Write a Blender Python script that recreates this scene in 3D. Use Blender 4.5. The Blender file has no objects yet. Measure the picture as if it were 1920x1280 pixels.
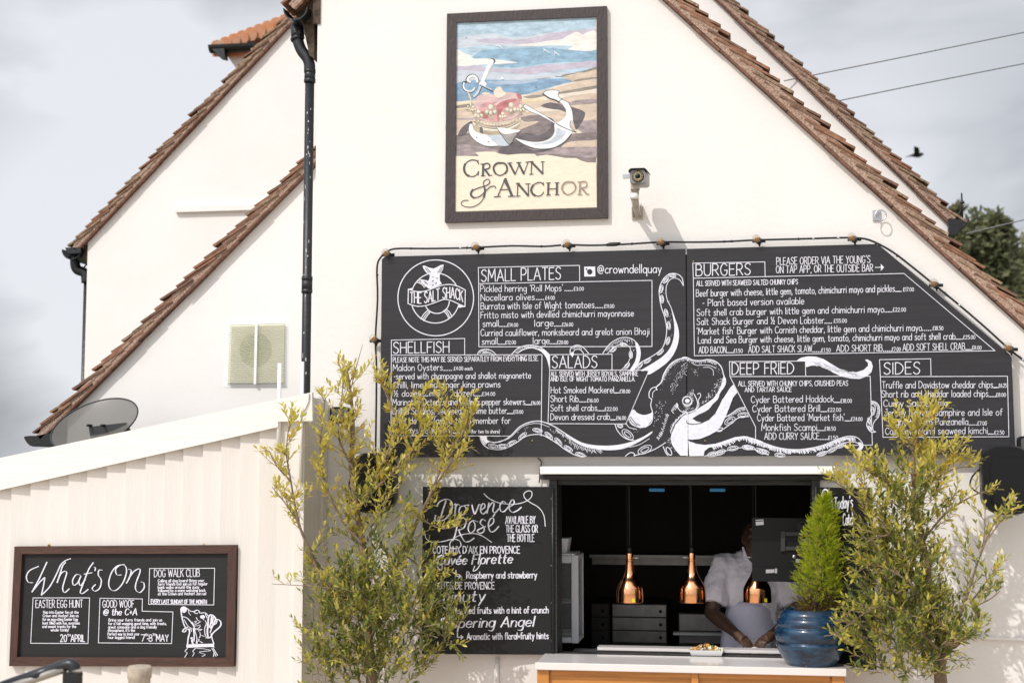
import bpy, math, random
from mathutils import Vector, Matrix, Euler
R_ = random.Random(7)
rad = math.radians
sc = bpy.context.scene

# ---------------------------------------------------------------- camera
F = 2667.0                      # focal length in pixels of the 1920 px wide photograph
YAW, PITCH = rad(9.0), rad(5.25)
CAM = Vector((0.0, -8.75, 2.15))
cd = bpy.data.cameras.new('camera'); cam = bpy.data.objects.new('camera', cd)
sc.collection.objects.link(cam); sc.camera = cam
cam.location = CAM; cam.rotation_euler = (math.pi/2+PITCH, 0, YAW)
cd.sensor_width = 36; cd.lens = 36*F/1920; cd.clip_start = .05; cd.clip_end = 3000
cd.dof.use_dof = True; cd.dof.focus_distance = 8.75; cd.dof.aperture_fstop = 2.2
RM = Euler((math.pi/2+PITCH, 0, YAW)).to_matrix()
def ray(px, py): return RM @ Vector(((px-960)/F, (640-py)/F, -1.0))
def at(px, py, Y=0.0):
    d = ray(px, py); return CAM + d*((Y-CAM.y)/d.y)
def atp(px, py, P0, N):
    d = ray(px, py); return CAM + d*((P0-CAM).dot(N)/d.dot(N))

# ---------------------------------------------------------------- light
SUN = Vector((.53, .85, -1.0)).normalized()          # direction the light travels
el = math.asin(-SUN.z)
ld = bpy.data.lights.new('sun', 'SUN'); ld.energy = 2.1; ld.angle = rad(.53); ld.color = (1, .96, .90)
lo = bpy.data.objects.new('sun', ld); sc.collection.objects.link(lo)
lo.location = (-6, -10, 12); lo.rotation_euler = SUN.to_track_quat('-Z', 'Y').to_euler()
sc.view_settings.view_transform = 'Standard'; sc.view_settings.look = 'None'
sc.view_settings.exposure = 0.34; sc.view_settings.gamma = 1

w = bpy.data.worlds.new('World'); sc.world = w; w.use_nodes = True
nt = w.node_tree; N = nt.nodes; L = nt.links; N.clear()
def nd(t, **k):
    n = N.new(t)
    for a, b in k.items(): setattr(n, a, b)
    return n
sky = nd('ShaderNodeTexSky', sky_type='NISHITA'); sky.sun_disc = False
sky.sun_elevation = el; sky.sun_rotation = math.atan2(-SUN.x, -SUN.y)
bg1 = nd('ShaderNodeBackground'); bg1.inputs[1].default_value = .1; L.new(sky.outputs[0], bg1.inputs[0])
tc = nd('ShaderNodeTexCoord')
mp = nd('ShaderNodeMapping'); mp.inputs['Scale'].default_value = (1, 1, 1.9); L.new(tc.outputs['Generated'], mp.inputs[0])
nz = nd('ShaderNodeTexNoise'); nz.inputs['Scale'].default_value = 4.2; nz.inputs['Detail'].default_value = 5
nz.inputs['Roughness'].default_value = .5; nz.inputs['Distortion'].default_value = .35; L.new(mp.outputs[0], nz.inputs[0])
rp = nd('ShaderNodeMapRange', interpolation_type='SMOOTHSTEP'); L.new(nz.outputs[0], rp.inputs[0])
for i, v in enumerate((.33, .66, .33, .64)): rp.inputs[i+1].default_value = v
val = rp.outputs[0]
def blob(px, py, r, amt):                            # a broad bank of darker or brighter cloud in one direction
    global val
    d = ray(px, py).normalized()
    q = nd('ShaderNodeVectorMath', operation='DISTANCE'); L.new(tc.outputs['Generated'], q.inputs[0]); q.inputs[1].default_value = d
    m = nd('ShaderNodeMapRange', interpolation_type='SMOOTHSTEP'); L.new(q.outputs['Value'], m.inputs[0])
    for i, v in enumerate((0, r, amt, 0)): m.inputs[i+1].default_value = v
    a = nd('ShaderNodeMath', operation='ADD'); L.new(val, a.inputs[0]); L.new(m.outputs[0], a.inputs[1]); val = a.outputs[0]
blob(-80, 745, .115, -.42); blob(80, 480, .16, .26); blob(200, 150, .14, .10); blob(1980, 40, .3, -.14); blob(1700, 360, .1, .10); blob(330, 420, .25, .11); blob(1930, 200, .12, -.08)
cr = nd('ShaderNodeValToRGB'); L.new(val, cr.inputs[0])
cr.color_ramp.elements[0].color = (.25, .265, .295, 1); cr.color_ramp.elements[0].position = .2
cr.color_ramp.elements[1].color = (.62, .63, .66, 1); cr.color_ramp.elements[1].position = .62
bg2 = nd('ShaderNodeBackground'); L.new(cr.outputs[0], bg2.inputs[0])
q = nd('ShaderNodeVectorMath', operation='DISTANCE'); L.new(tc.outputs['Generated'], q.inputs[0]); q.inputs[1].default_value = -SUN   # added brightening of the unseen sky round the sun, lifts the shadows
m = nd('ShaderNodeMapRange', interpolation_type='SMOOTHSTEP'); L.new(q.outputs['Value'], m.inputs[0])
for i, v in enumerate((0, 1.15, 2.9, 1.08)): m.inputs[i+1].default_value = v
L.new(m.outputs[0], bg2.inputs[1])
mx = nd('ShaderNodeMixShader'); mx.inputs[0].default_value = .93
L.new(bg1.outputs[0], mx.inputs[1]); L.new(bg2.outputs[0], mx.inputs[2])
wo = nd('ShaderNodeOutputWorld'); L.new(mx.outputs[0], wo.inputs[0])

# ---------------------------------------------------------------- helpers
def mat(name, col, rough=.7, metal=0, var=0, vs=6, bump=0, bs=60, col2=None, stretch=None, spec=.5, trans=0, coat=0, var2=0):
    m = bpy.data.materials.new(name); m.use_nodes = True
    t = m.node_tree; b = t.nodes['Principled BSDF']
    b.inputs['Base Color'].default_value = (*col, 1); b.inputs['Roughness'].default_value = rough
    b.inputs['Metallic'].default_value = metal; b.inputs['Specular IOR Level'].default_value = spec
    if coat: b.inputs['Coat Weight'].default_value = coat; b.inputs['Coat Roughness'].default_value = .08
    tcn = t.nodes.new('ShaderNodeTexCoord'); src = tcn.outputs['Object']
    if stretch:
        mpn = t.nodes.new('ShaderNodeMapping'); mpn.inputs['Scale'].default_value = stretch
        t.links.new(src, mpn.inputs[0]); src = mpn.outputs[0]
    if var or col2:
        n = t.nodes.new('ShaderNodeTexNoise'); n.inputs['Scale'].default_value = vs; n.inputs['Detail'].default_value = 7
        n.inputs['Roughness'].default_value = .62
        t.links.new(src, n.inputs[0])
        r = t.nodes.new('ShaderNodeValToRGB'); t.links.new(n.outputs[0], r.inputs[0])
        c2 = col2 or tuple(c*(1-var) for c in col)
        r.color_ramp.elements[0].position = .32; r.color_ramp.elements[1].position = .66
        r.color_ramp.elements[0].color = (*c2, 1); r.color_ramp.elements[1].color = (*col, 1)
        t.links.new(r.outputs[0], b.inputs['Base Color'])
    if bump:
        n2 = t.nodes.new('ShaderNodeTexNoise'); n2.inputs['Scale'].default_value = bs; n2.inputs['Detail'].default_value = 6
        t.links.new(src, n2.inputs[0])
        bn = t.nodes.new('ShaderNodeBump'); bn.inputs['Strength'].default_value = bump; bn.inputs['Distance'].default_value = .01
        t.links.new(n2.outputs[0], bn.inputs['Height']); t.links.new(bn.outputs[0], b.inputs['Normal'])
    if trans:
        tr = t.nodes.new('ShaderNodeBsdfTranslucent'); tr.inputs[0].default_value = (*[min(1, c*1.5) for c in col], 1)
        ms = t.nodes.new('ShaderNodeMixShader'); ms.inputs[0].default_value = trans
        o = t.nodes['Material Output']
        t.links.new(b.outputs[0], ms.inputs[1]); t.links.new(tr.outputs[0], ms.inputs[2]); t.links.new(ms.outputs[0], o.inputs[0])
    return m

ORG = {}
def empty(name, loc):
    o = bpy.data.objects.new(name, None); o.location = loc; o.empty_display_size = .1
    sc.collection.objects.link(o); ORG[o] = Vector(loc); return o
def tag(o, label=None, cat=None, group=None, kind=None):
    for k, v in (('label', label), ('category', cat), ('group', group), ('kind', kind)):
        if v: o[k] = v
    return o
def thing(name, loc, label, cat, group=None): return tag(empty(name, loc), label, cat, group)
def copy_tree(o, loc=None, parent=None, label=None):
    c = o.copy(); sc.collection.objects.link(c)
    if parent: c.parent = parent
    if loc is not None: c.location = loc
    if label: c['label'] = label
    for ch in [k for k in sc.objects if k.parent == o]: copy_tree(ch, None, c)
    return c

class MB:
    def __init__(s): s.v = []; s.f = []; s.m = []; s.sm = []
    def face(s, pts, m=0, smooth=False):
        i = len(s.v); s.v += [tuple(p) for p in pts]; s.f.append(tuple(range(i, i+len(pts)))); s.m.append(m); s.sm.append(smooth)
    def box(s, a, b, m=0):
        x0, y0, z0 = a; x1, y1, z1 = b
        if x0 > x1: x0, x1 = x1, x0
        if y0 > y1: y0, y1 = y1, y0
        if z0 > z1: z0, z1 = z1, z0
        P = [(x0,y0,z0),(x1,y0,z0),(x1,y1,z0),(x0,y1,z0),(x0,y0,z1),(x1,y0,z1),(x1,y1,z1),(x0,y1,z1)]
        s.hexa(P, m)
    def hexa(s, P, m=0):
        i = len(s.v); s.v += [tuple(p) for p in P]
        for q in ((0,3,2,1),(4,5,6,7),(0,1,5,4),(1,2,6,5),(2,3,7,6),(3,0,4,7)):
            s.f.append(tuple(i+k for k in q)); s.m.append(m); s.sm.append(False)
    def obox(s, c, ax, ay, az, m=0):                 # box from centre and three half axes
        c = Vector(c); P = [c+ax*sx+ay*sy+az*sz for sz in (-1,1) for sx, sy in ((-1,-1),(1,-1),(1,1),(-1,1))]
        s.hexa(P, m)
    def prism(s, pts, off, m=0):                     # planar outline pushed along off
        pts = [Vector(p) for p in pts]; off = Vector(off); q = [p+off for p in pts]
        s.face(pts, m); s.face(q[::-1], m); n = len(pts)
        for k in range(n): s.face([pts[k], q[k], q[(k+1)%n], pts[(k+1)%n]], m)
    def tube(s, pts, r, n=8, m=0, cap=True):
        pts = [Vector(p) for p in pts]; K = len(pts)
        rs = list(r) if hasattr(r, '__len__') else [r]*K
        i0 = len(s.v); prev = None
        for k in range(K):
            d = (pts[min(k+1, K-1)]-pts[max(k-1, 0)])
            d = d.normalized() if d.length > 1e-9 else Vector((0, 0, 1))
            if prev is None:
                u = d.orthogonal().normalized()
            else:
                u = prev - d*prev.dot(d); u = u.normalized() if u.length > 1e-6 else d.orthogonal().normalized()
            prev = u; v = d.cross(u)
            for j in range(n):
                a = 2*math.pi*j/n; s.v.append(tuple(pts[k]+(u*math.cos(a)+v*math.sin(a))*rs[k]))
        for k in range(K-1):
            for j in range(n):
                a = i0+k*n+j; b = i0+k*n+(j+1)%n
                s.f.append((a, b, b+n, a+n)); s.m.append(m); s.sm.append(True)
        if cap:
            s.f.append(tuple(i0+j for j in range(n))[::-1]); s.m.append(m); s.sm.append(False)
            s.f.append(tuple(i0+(K-1)*n+j for j in range(n))); s.m.append(m); s.sm.append(False)
    def lathe(s, c, prof, n=32, m=0, axis='z', sx=1):
        c = Vector(c); i0 = len(s.v)
        for r, h in prof:
            for j in range(n):
                a = 2*math.pi*j/n; x, y = r*math.cos(a)*sx, r*math.sin(a)
                s.v.append(tuple(c+(Vector((x, y, h)) if axis == 'z' else Vector((x, h, y)))))
        for k in range(len(prof)-1):
            for j in range(n):
                a = i0+k*n+j; b = i0+k*n+(j+1)%n
                s.f.append((a, b, b+n, a+n) if axis == 'z' else (b, a, a+n, b+n)); s.m.append(m); s.sm.append(True)
    def ell(s, c, rx, ry, rz, n=12, m=0, rot=None):
        c = Vector(c); i0 = len(s.v); K = max(4, n//2)
        for k in range(K+1):
            t = math.pi*k/K
            for j in range(n):
                a = 2*math.pi*j/n
                p = Vector((rx*math.sin(t)*math.cos(a), ry*math.sin(t)*math.sin(a), rz*math.cos(t)))
                if rot: p = rot @ p
                s.v.append(tuple(c+p))
        for k in range(K):
            for j in range(n):
                a = i0+k*n+j; b = i0+k*n+(j+1)%n
                s.f.append((a, a+n, b+n, b)); s.m.append(m); s.sm.append(True)
    def build(s, name, mats, parent=None, bevel=0, weld=False):
        me = bpy.data.meshes.new(name); o = bpy.data.objects.new(name, me); sc.collection.objects.link(o)
        base = ORG[parent] if parent else Vector((0, 0, 0))
        me.from_pydata([(x-base.x, y-base.y, z-base.z) for x, y, z in s.v], [], s.f)
        for mm in (mats if isinstance(mats, (list, tuple)) else [mats]): me.materials.append(mm)
        me.polygons.foreach_set('material_index', s.m); me.polygons.foreach_set('use_smooth', s.sm)
        me.update()
        if weld:
            import bmesh
            bm = bmesh.new(); bm.from_mesh(me); bmesh.ops.remove_doubles(bm, verts=bm.verts, dist=1e-4); bm.to_mesh(me); bm.free()
        if parent: o.parent = parent
        ORG[o] = base
        if bevel:
            bv = o.modifiers.new('bevel', 'BEVEL'); bv.width = bevel; bv.segments = 2; bv.limit_method = 'ANGLE'; bv.angle_limit = rad(35)
        return o

def cat_rom(p, k=5, closed=False):
    if len(p) < 3: return list(p)
    out = []; n = len(p)
    rng = range(n) if closed else range(n-1)
    for i in rng:
        g = (lambda q: p[q % n]) if closed else (lambda q: p[min(max(q, 0), n-1)])
        a, b, c, d = g(i-1), g(i), g(i+1), g(i+2)
        for j in range(k):
            t = j/k
            out.append(tuple(.5*((2*b[x])+(c[x]-a[x])*t+(2*a[x]-5*b[x]+4*c[x]-d[x])*t*t+(3*b[x]-a[x]-3*c[x]+d[x])*t**3) for x in range(len(b))))
    out.append(tuple(p[0]) if closed else tuple(p[-1]))
    return out
def pairs(t):
    a = [float(q) for q in t.replace(',', ' ').split()]
    return list(zip(a[::2], a[1::2]))

class Pen:
    """collects flat painted marks on a board; pl(px, py, off) puts a photo pixel on the board's plane, off metres proud of it"""
    ws = 1.0
    def __init__(s, pl, zo=(0, 0), zs=1.0): s.pl = pl; s.zo = zo; s.zs = zs; s.mb = MB(); s.k = 0
    def zoom(s, ox, oy, zs): s.zo = (ox, oy); s.zs = zs; return s
    def P(s, q): return (s.zo[0]+q[0]/s.zs, s.zo[1]+q[1]/s.zs)
    def off(s): s.k += 1; return .0022+.00018*(s.k % 14)
    def stroke_px(s, pts, w, m=0, cal=0, off=None, closed=False):
        q = [pts[0]]
        for p in pts[1:]:
            if abs(p[0]-q[-1][0])+abs(p[1]-q[-1][1]) > .05: q.append(p)
        if len(q) < 2: q = [q[0], (q[0][0]+.3, q[0][1])]
        if not closed:                               # break the pen stroke at sharp corners
            for i in range(1, len(q)-1):
                a, b, c = q[i-1], q[i], q[i+1]
                ux, uy, vx, vy = b[0]-a[0], b[1]-a[1], c[0]-b[0], c[1]-b[1]
                if (ux*vx+uy*vy) < .35*math.hypot(ux, uy)*math.hypot(vx, vy):
                    s.stroke_px(q[:i+1], w, m, cal, off); s.stroke_px(q[i:], w, m, cal, off); return
        o0 = s.off() if off is None else off; n = len(q); i0 = len(s.mb.v)
        for i, p in enumerate(q):
            a = q[max(i-1, 0)]; b = q[min(i+1, n-1)]
            if closed and i in (0, n-1): a = q[n-2]; b = q[1]
            dx, dy = b[0]-a[0], b[1]-a[1]; l = math.hypot(dx, dy) or 1; dx /= l; dy /= l
            ww = w*.5*s.ws
            if cal:                                  # brush lettering: heavy downstrokes, fine upstrokes
                ww *= (1-cal)+cal*1.75*abs(dy*.93+(-dx)*.36)
            ex = 0
            if not closed: ex = -w*.3 if i == 0 else (w*.3 if i == n-1 else 0)
            x, y = p[0]+dx*ex, p[1]+dy*ex
            oo = o0+(.0012*i/n*(1 if cal or closed else .3) if off is None else .00002*i/n)
            s.mb.v.append(tuple(s.pl(x-dy*ww, y+dx*ww, oo))); s.mb.v.append(tuple(s.pl(x+dy*ww, y-dx*ww, oo)))
        for i in range(n-1):
            a = i0+2*i; s.mb.f.append((a, a+2, a+3, a+1)); s.mb.m.append(m); s.mb.sm.append(False)
    def line(s, t, w=2, m=0): s.stroke_px([s.P(q) for q in (pairs(t) if isinstance(t, str) else t)], w, m)
    def curve(s, t, w=2, m=0, cal=0, k=6, closed=False):
        p = [s.P(q) for q in (pairs(t) if isinstance(t, str) else t)]
        s.stroke_px(cat_rom(p, k, closed), w, m, cal, closed=closed)
    def fill(s, t, m=0, smooth=True, off=None, k=5):
        p = [s.P(q) for q in (pairs(t) if isinstance(t, str) else t)]
        if smooth: p = cat_rom(p, k, True)[:-1]
        o = s.off() if off is None else off
        s.mb.face([s.pl(x, y, o) for x, y in p], m)
    def disc(s, cx, cy, rx, ry=None, m=0, off=None, n=18, rot=0):
        ry = ry or rx; c, d = math.cos(rot), math.sin(rot); q = []
        for i in range(n):
            a = 2*math.pi*i/n; x, y = rx*math.cos(a), ry*math.sin(a); q.append((cx+x*c-y*d, cy+x*d+y*c))
        s.fill(q, m, False, off)
    def ring(s, cx, cy, rx, ry=None, w=2, m=0, rot=0, n=28):
        ry = ry or rx; c, d = math.cos(rot), math.sin(rot); q = []
        for i in range(n):
            a = 2*math.pi*i/n; x, y = rx*math.cos(a), ry*math.sin(a); q.append((cx+x*c-y*d, cy+x*d+y*c))
        p = [s.P(z) for z in q]; s.stroke_px(p+[p[0]], w, m, closed=True)
    def text(s, t, x0, y0, x1, y1, h, w=1.9, m=0, slant=0, cal=0, base=None, jit=.12):
        gl = []; x = 0
        for ch in t:
            adv, st = GLY.get(ch, GLY['?'])
            gl.append((x, st)); x += adv+SP
        tot = max(x-SP, .1); k = (x1-x0)/tot; hh = h/10
        for gx, st in gl:
            jy = R_.uniform(-jit, jit)*hh; js = 1+R_.uniform(-.03, .03)
            for sm, pts in st:
                p = cat_rom(pts, 4) if sm else pts
                q = []
                for ux, uy in p:
                    xx = x0+(gx+ux)*k+slant*uy*hh
                    f = (gx+ux)/tot
                    yb = y0+(y1-y0)*f if base is None else base(xx)
                    q.append(s.P((xx, yb-uy*hh*js+jy)))
                s.stroke_px(q, w*.74, m, cal)
    def build(s, name, mats, parent): return s.mb.build(name, mats, parent)

SP = 1.55
_G = """
A|6|0 0 3 10 6 0|1.1 3.3 4.9 3.3
B|5|0 0 0 10|~0 10 3 9.9 4.3 7.8 3.2 5.6 0 5.4|~0 5.4 3.8 5.1 5 2.7 3.8 .3 0 0
C|5.2|~5.1 8.3 3.5 9.9 1.5 9.3 .2 6.5 .2 3.4 1.4 .7 3.3 0 5.2 1.6
D|5.6|0 0 0 10|~0 10 2.8 9.6 5.2 6.9 5.3 3.5 3 .5 0 0
E|4.3|4.2 10 0 10 0 0 4.3 0|0 5.3 3.6 5.3
F|4.1|4.1 10 0 10 0 0|0 5.3 3.4 5.3
G|5.6|~5.1 8.3 3.5 9.9 1.5 9.3 .2 6.5 .2 3.4 1.4 .7 3.2 0 4.9 1.2 5.3 4.3|3.2 4.3 5.5 4.3
H|5.2|0 0 0 10|5.1 0 5.1 10|0 5.2 5.1 5.2
I|.5|.2 0 .2 10
J|3.8|~3.6 10 3.6 3 2.8 .4 1.4 .1 0 1.8|1.8 10 4.6 10
K|4.9|0 0 0 10|4.8 10 0 4.6|1.6 6.2 4.9 0
L|3.9|0 10 0 0 3.9 0
M|6.6|0 0 .5 10 3.3 3 6.1 10 6.6 0
N|5.4|0 0 0 10 5.3 0 5.3 10
O|5.8|~2.9 10 .9 8.6 0 5 .9 1.4 2.9 0 4.9 1.4 5.8 5 4.9 8.6 2.9 10
P|4.7|0 0 0 10|~0 10 3.4 9.7 4.6 7.4 3.4 4.9 0 4.5
Q|5.8|~2.9 10 .9 8.6 0 5 .9 1.4 2.9 0 4.9 1.4 5.8 5 4.9 8.6 2.9 10|3.6 2.6 5.9 -.6
R|4.9|0 0 0 10|~0 10 3.3 9.7 4.5 7.5 3.3 5 0 4.6|2 4.7 4.9 0
S|4.7|~4.5 8.6 3 10 1 9.3 .3 7.4 1.5 5.7 3.4 4.6 4.5 2.6 3.5 .5 1.7 0 0 1.4
T|5|0 10 5 10|2.5 10 2.5 0
U|5.2|~0 10 0 6 .1 2.6 1.1 .4 2.6 0 4.1 .4 5.1 2.6 5.2 6 5.2 10
V|5.2|0 10 2.6 0 5.2 10
W|7.6|0 10 1.9 0 3.8 8.6 5.7 0 7.6 10
X|5|0 10 5 0|5 10 0 0
Y|5|0 10 2.5 4.8 5 10|2.5 4.8 2.5 0
Z|5|0 10 5 10 0 0 5 0
a|4.1|~4 4.8 2.6 6.1 .8 5.3 0 3 .7 .7 2.1 0 3.4 .9 4 2.6|4 6 4.1 0
b|4.2|0 10 0 0|~0 3 .7 5.3 2.2 6.1 3.6 5.2 4.2 3 3.6 .8 2.2 0 .7 .7 0 3
c|3.7|~3.7 5.2 2.3 6.1 .7 5 0 3 .7 .8 2.2 0 3.7 1
d|4.2|4.2 10 4.2 0|~4.2 3 3.5 5.3 2 6.1 .6 5.2 0 3 .6 .8 2 0 3.5 .7 4.2 3
e|4|~.1 3.2 3.9 3.4 3.3 5.5 2 6.1 .6 5.2 0 3 .6 .8 2.1 0 3.8 1.1
f|3|~3.2 9.6 2.2 10 1.3 9 1.1 6 1.1 0|0 6 2.8 6
g|4.2|~4.1 3.2 3.4 5.4 2 6.1 .6 5.2 0 3.2 .6 1 2 .2 3.4 1 4.1 3|~4.2 6 4.2 0 3.9 -2.6 2.5 -3.6 .6 -3
h|3.9|0 10 0 0|~0 3.6 .9 5.7 2.2 6.1 3.4 5.3 3.8 3.4 3.8 0
i|.5|.2 6 .2 0|.2 8.2 .2 8.6
j|2|~1.8 6 1.8 -1 1.4 -3.2 0 -3.3|1.8 8.2 1.8 8.6
k|3.8|0 10 0 0|3.6 6 0 2.6|1.2 3.7 3.8 0
l|.5|.2 10 .2 0
m|6.6|0 6 0 0|~0 3.6 .8 5.7 1.9 6.1 2.9 5.3 3.2 3.4 3.2 0|~3.2 3.6 4.1 5.7 5.2 6.1 6.2 5.3 6.5 3.4 6.5 0
n|3.9|0 6 0 0|~0 3.6 .9 5.7 2.2 6.1 3.4 5.3 3.8 3.4 3.8 0
o|4.2|~2.1 6.1 .6 5.2 0 3 .6 .8 2.1 0 3.6 .8 4.2 3 3.6 5.2 2.1 6.1
p|4.2|0 6 0 -3.8|~0 3 .7 5.3 2.2 6.1 3.6 5.2 4.2 3 3.6 .8 2.2 0 .7 .7 0 3
q|4.2|4.2 6 4.2 -3.8|~4.2 3 3.5 5.3 2 6.1 .6 5.2 0 3 .6 .8 2 0 3.5 .7 4.2 3
r|2.7|0 6 0 0|~0 3.6 .8 5.4 2 6.1 2.8 5.7
s|3.4|~3.2 5.3 2 6.1 .6 5.6 .4 4.2 1.7 3.3 3 2.4 3.2 1 2 0 0 .7
t|3.2|~1.3 9 1.3 3 1.5 .6 2.4 0 3 .4|0 6 3 6
u|3.9|~0 6 0 2.6 .5 .6 1.7 0 3 .6 3.8 2.6|3.8 6 3.9 0
v|3.7|0 6 1.9 0 3.7 6
w|5.6|0 6 1.4 0 2.8 5.2 4.2 0 5.6 6
x|3.6|0 6 3.6 0|3.6 6 0 0
y|3.9|0 6 2 .6|3.9 6 2.4 1 1 -3.4
z|3.6|0 6 3.5 6 0 0 3.6 0
0|4.4|~2.2 10 .6 8.4 0 5 .6 1.6 2.2 0 3.8 1.6 4.4 5 3.8 8.4 2.2 10
1|1.6|0 8.4 1.3 10 1.3 0
2|4.2|~.2 8 1.2 9.8 3 9.8 4 7.8 3 5 0 0|0 0 4.3 0
3|4.2|~.2 9 2 10 3.8 8.6 3.6 6.4 1.6 5.3|~1.6 5.3 3.8 4.6 4.1 2 2.6 .1 0 .8
4|4.4|3.2 0 3.2 10 0 3.2 4.4 3.2
5|4.2|~4 10 .6 10|.6 10 .4 5.8|~.4 5.8 2.6 6.2 4.1 4.4 3.8 1.4 2 0 0 .8
6|4.3|~3.8 9.4 1.6 8.4 .2 4.6 .6 1.2 2.2 0 3.9 1 4.2 3.2 3 5.2 1.2 4.8 .2 3
7|4.2|0 10 4.2 10 1.4 0
8|4.4|~2.2 5.4 .6 6.6 .6 9 2.2 10 3.8 9 3.8 6.6 2.2 5.4 .4 4 .2 1.4 2.2 0 4.2 1.4 4 4 2.2 5.4
9|4.3|~4.1 7 3 5 1.2 5.4 .2 7.4 1 9.6 2.8 9.8 4 8 4.1 5 3.4 1.4 1.4 0
£|4.4|~4 8.6 2.8 10 1.5 9 1.4 6 1.2 2.4 0 .2|0 0 4.4 0|.2 5 3.2 5
.|.5|.1 0 .1 .5
,|.8|.6 .8 0 -1.6
'|.8|.5 10.4 .2 8.4
!|.5|.2 10 .2 3|.2 0 .2 .6
-|2.4|.2 4 2.2 4
+|3|0 4 3 4|1.5 6 1.5 2
(|1.6|~1.5 10.4 .2 7.4 .2 2 1.5 -1.4
)|1.6|~0 10.4 1.3 7.4 1.3 2 0 -1.4
@|7|~4.6 5.6 3.4 6.6 2 5.6 1.8 3.6 2.8 2.4 4.2 3.2 4.6 5.6 4.7 3 5.6 2.4 6.6 4 6.4 7 4.6 9 2.2 8.6 .4 6.4 .2 3.4 1.4 .8 3.6 -.4 5.6 .2
½|6|0 9 1 10 1 5.4|.4 0 4.6 10|~3.2 4 4 5 5.2 4.6 5 3 3.2 0|3.2 0 5.8 0
é|4|~.1 3.2 3.9 3.4 3.3 5.5 2 6.1 .6 5.2 0 3 .6 .8 2.1 0 3.8 1.1|1.6 7.6 3 9.4
 |2.1
?|3|0 0 3 0
"""
GLY = {}
for ln in _G.strip('\n').split('\n'):
    q = ln.split('|'); st = []
    for s_ in q[2:]:
        sm = s_.startswith('~'); st.append((sm, pairs(s_.lstrip('~'))))
    GLY[q[0]] = (float(q[1]), st)
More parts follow.
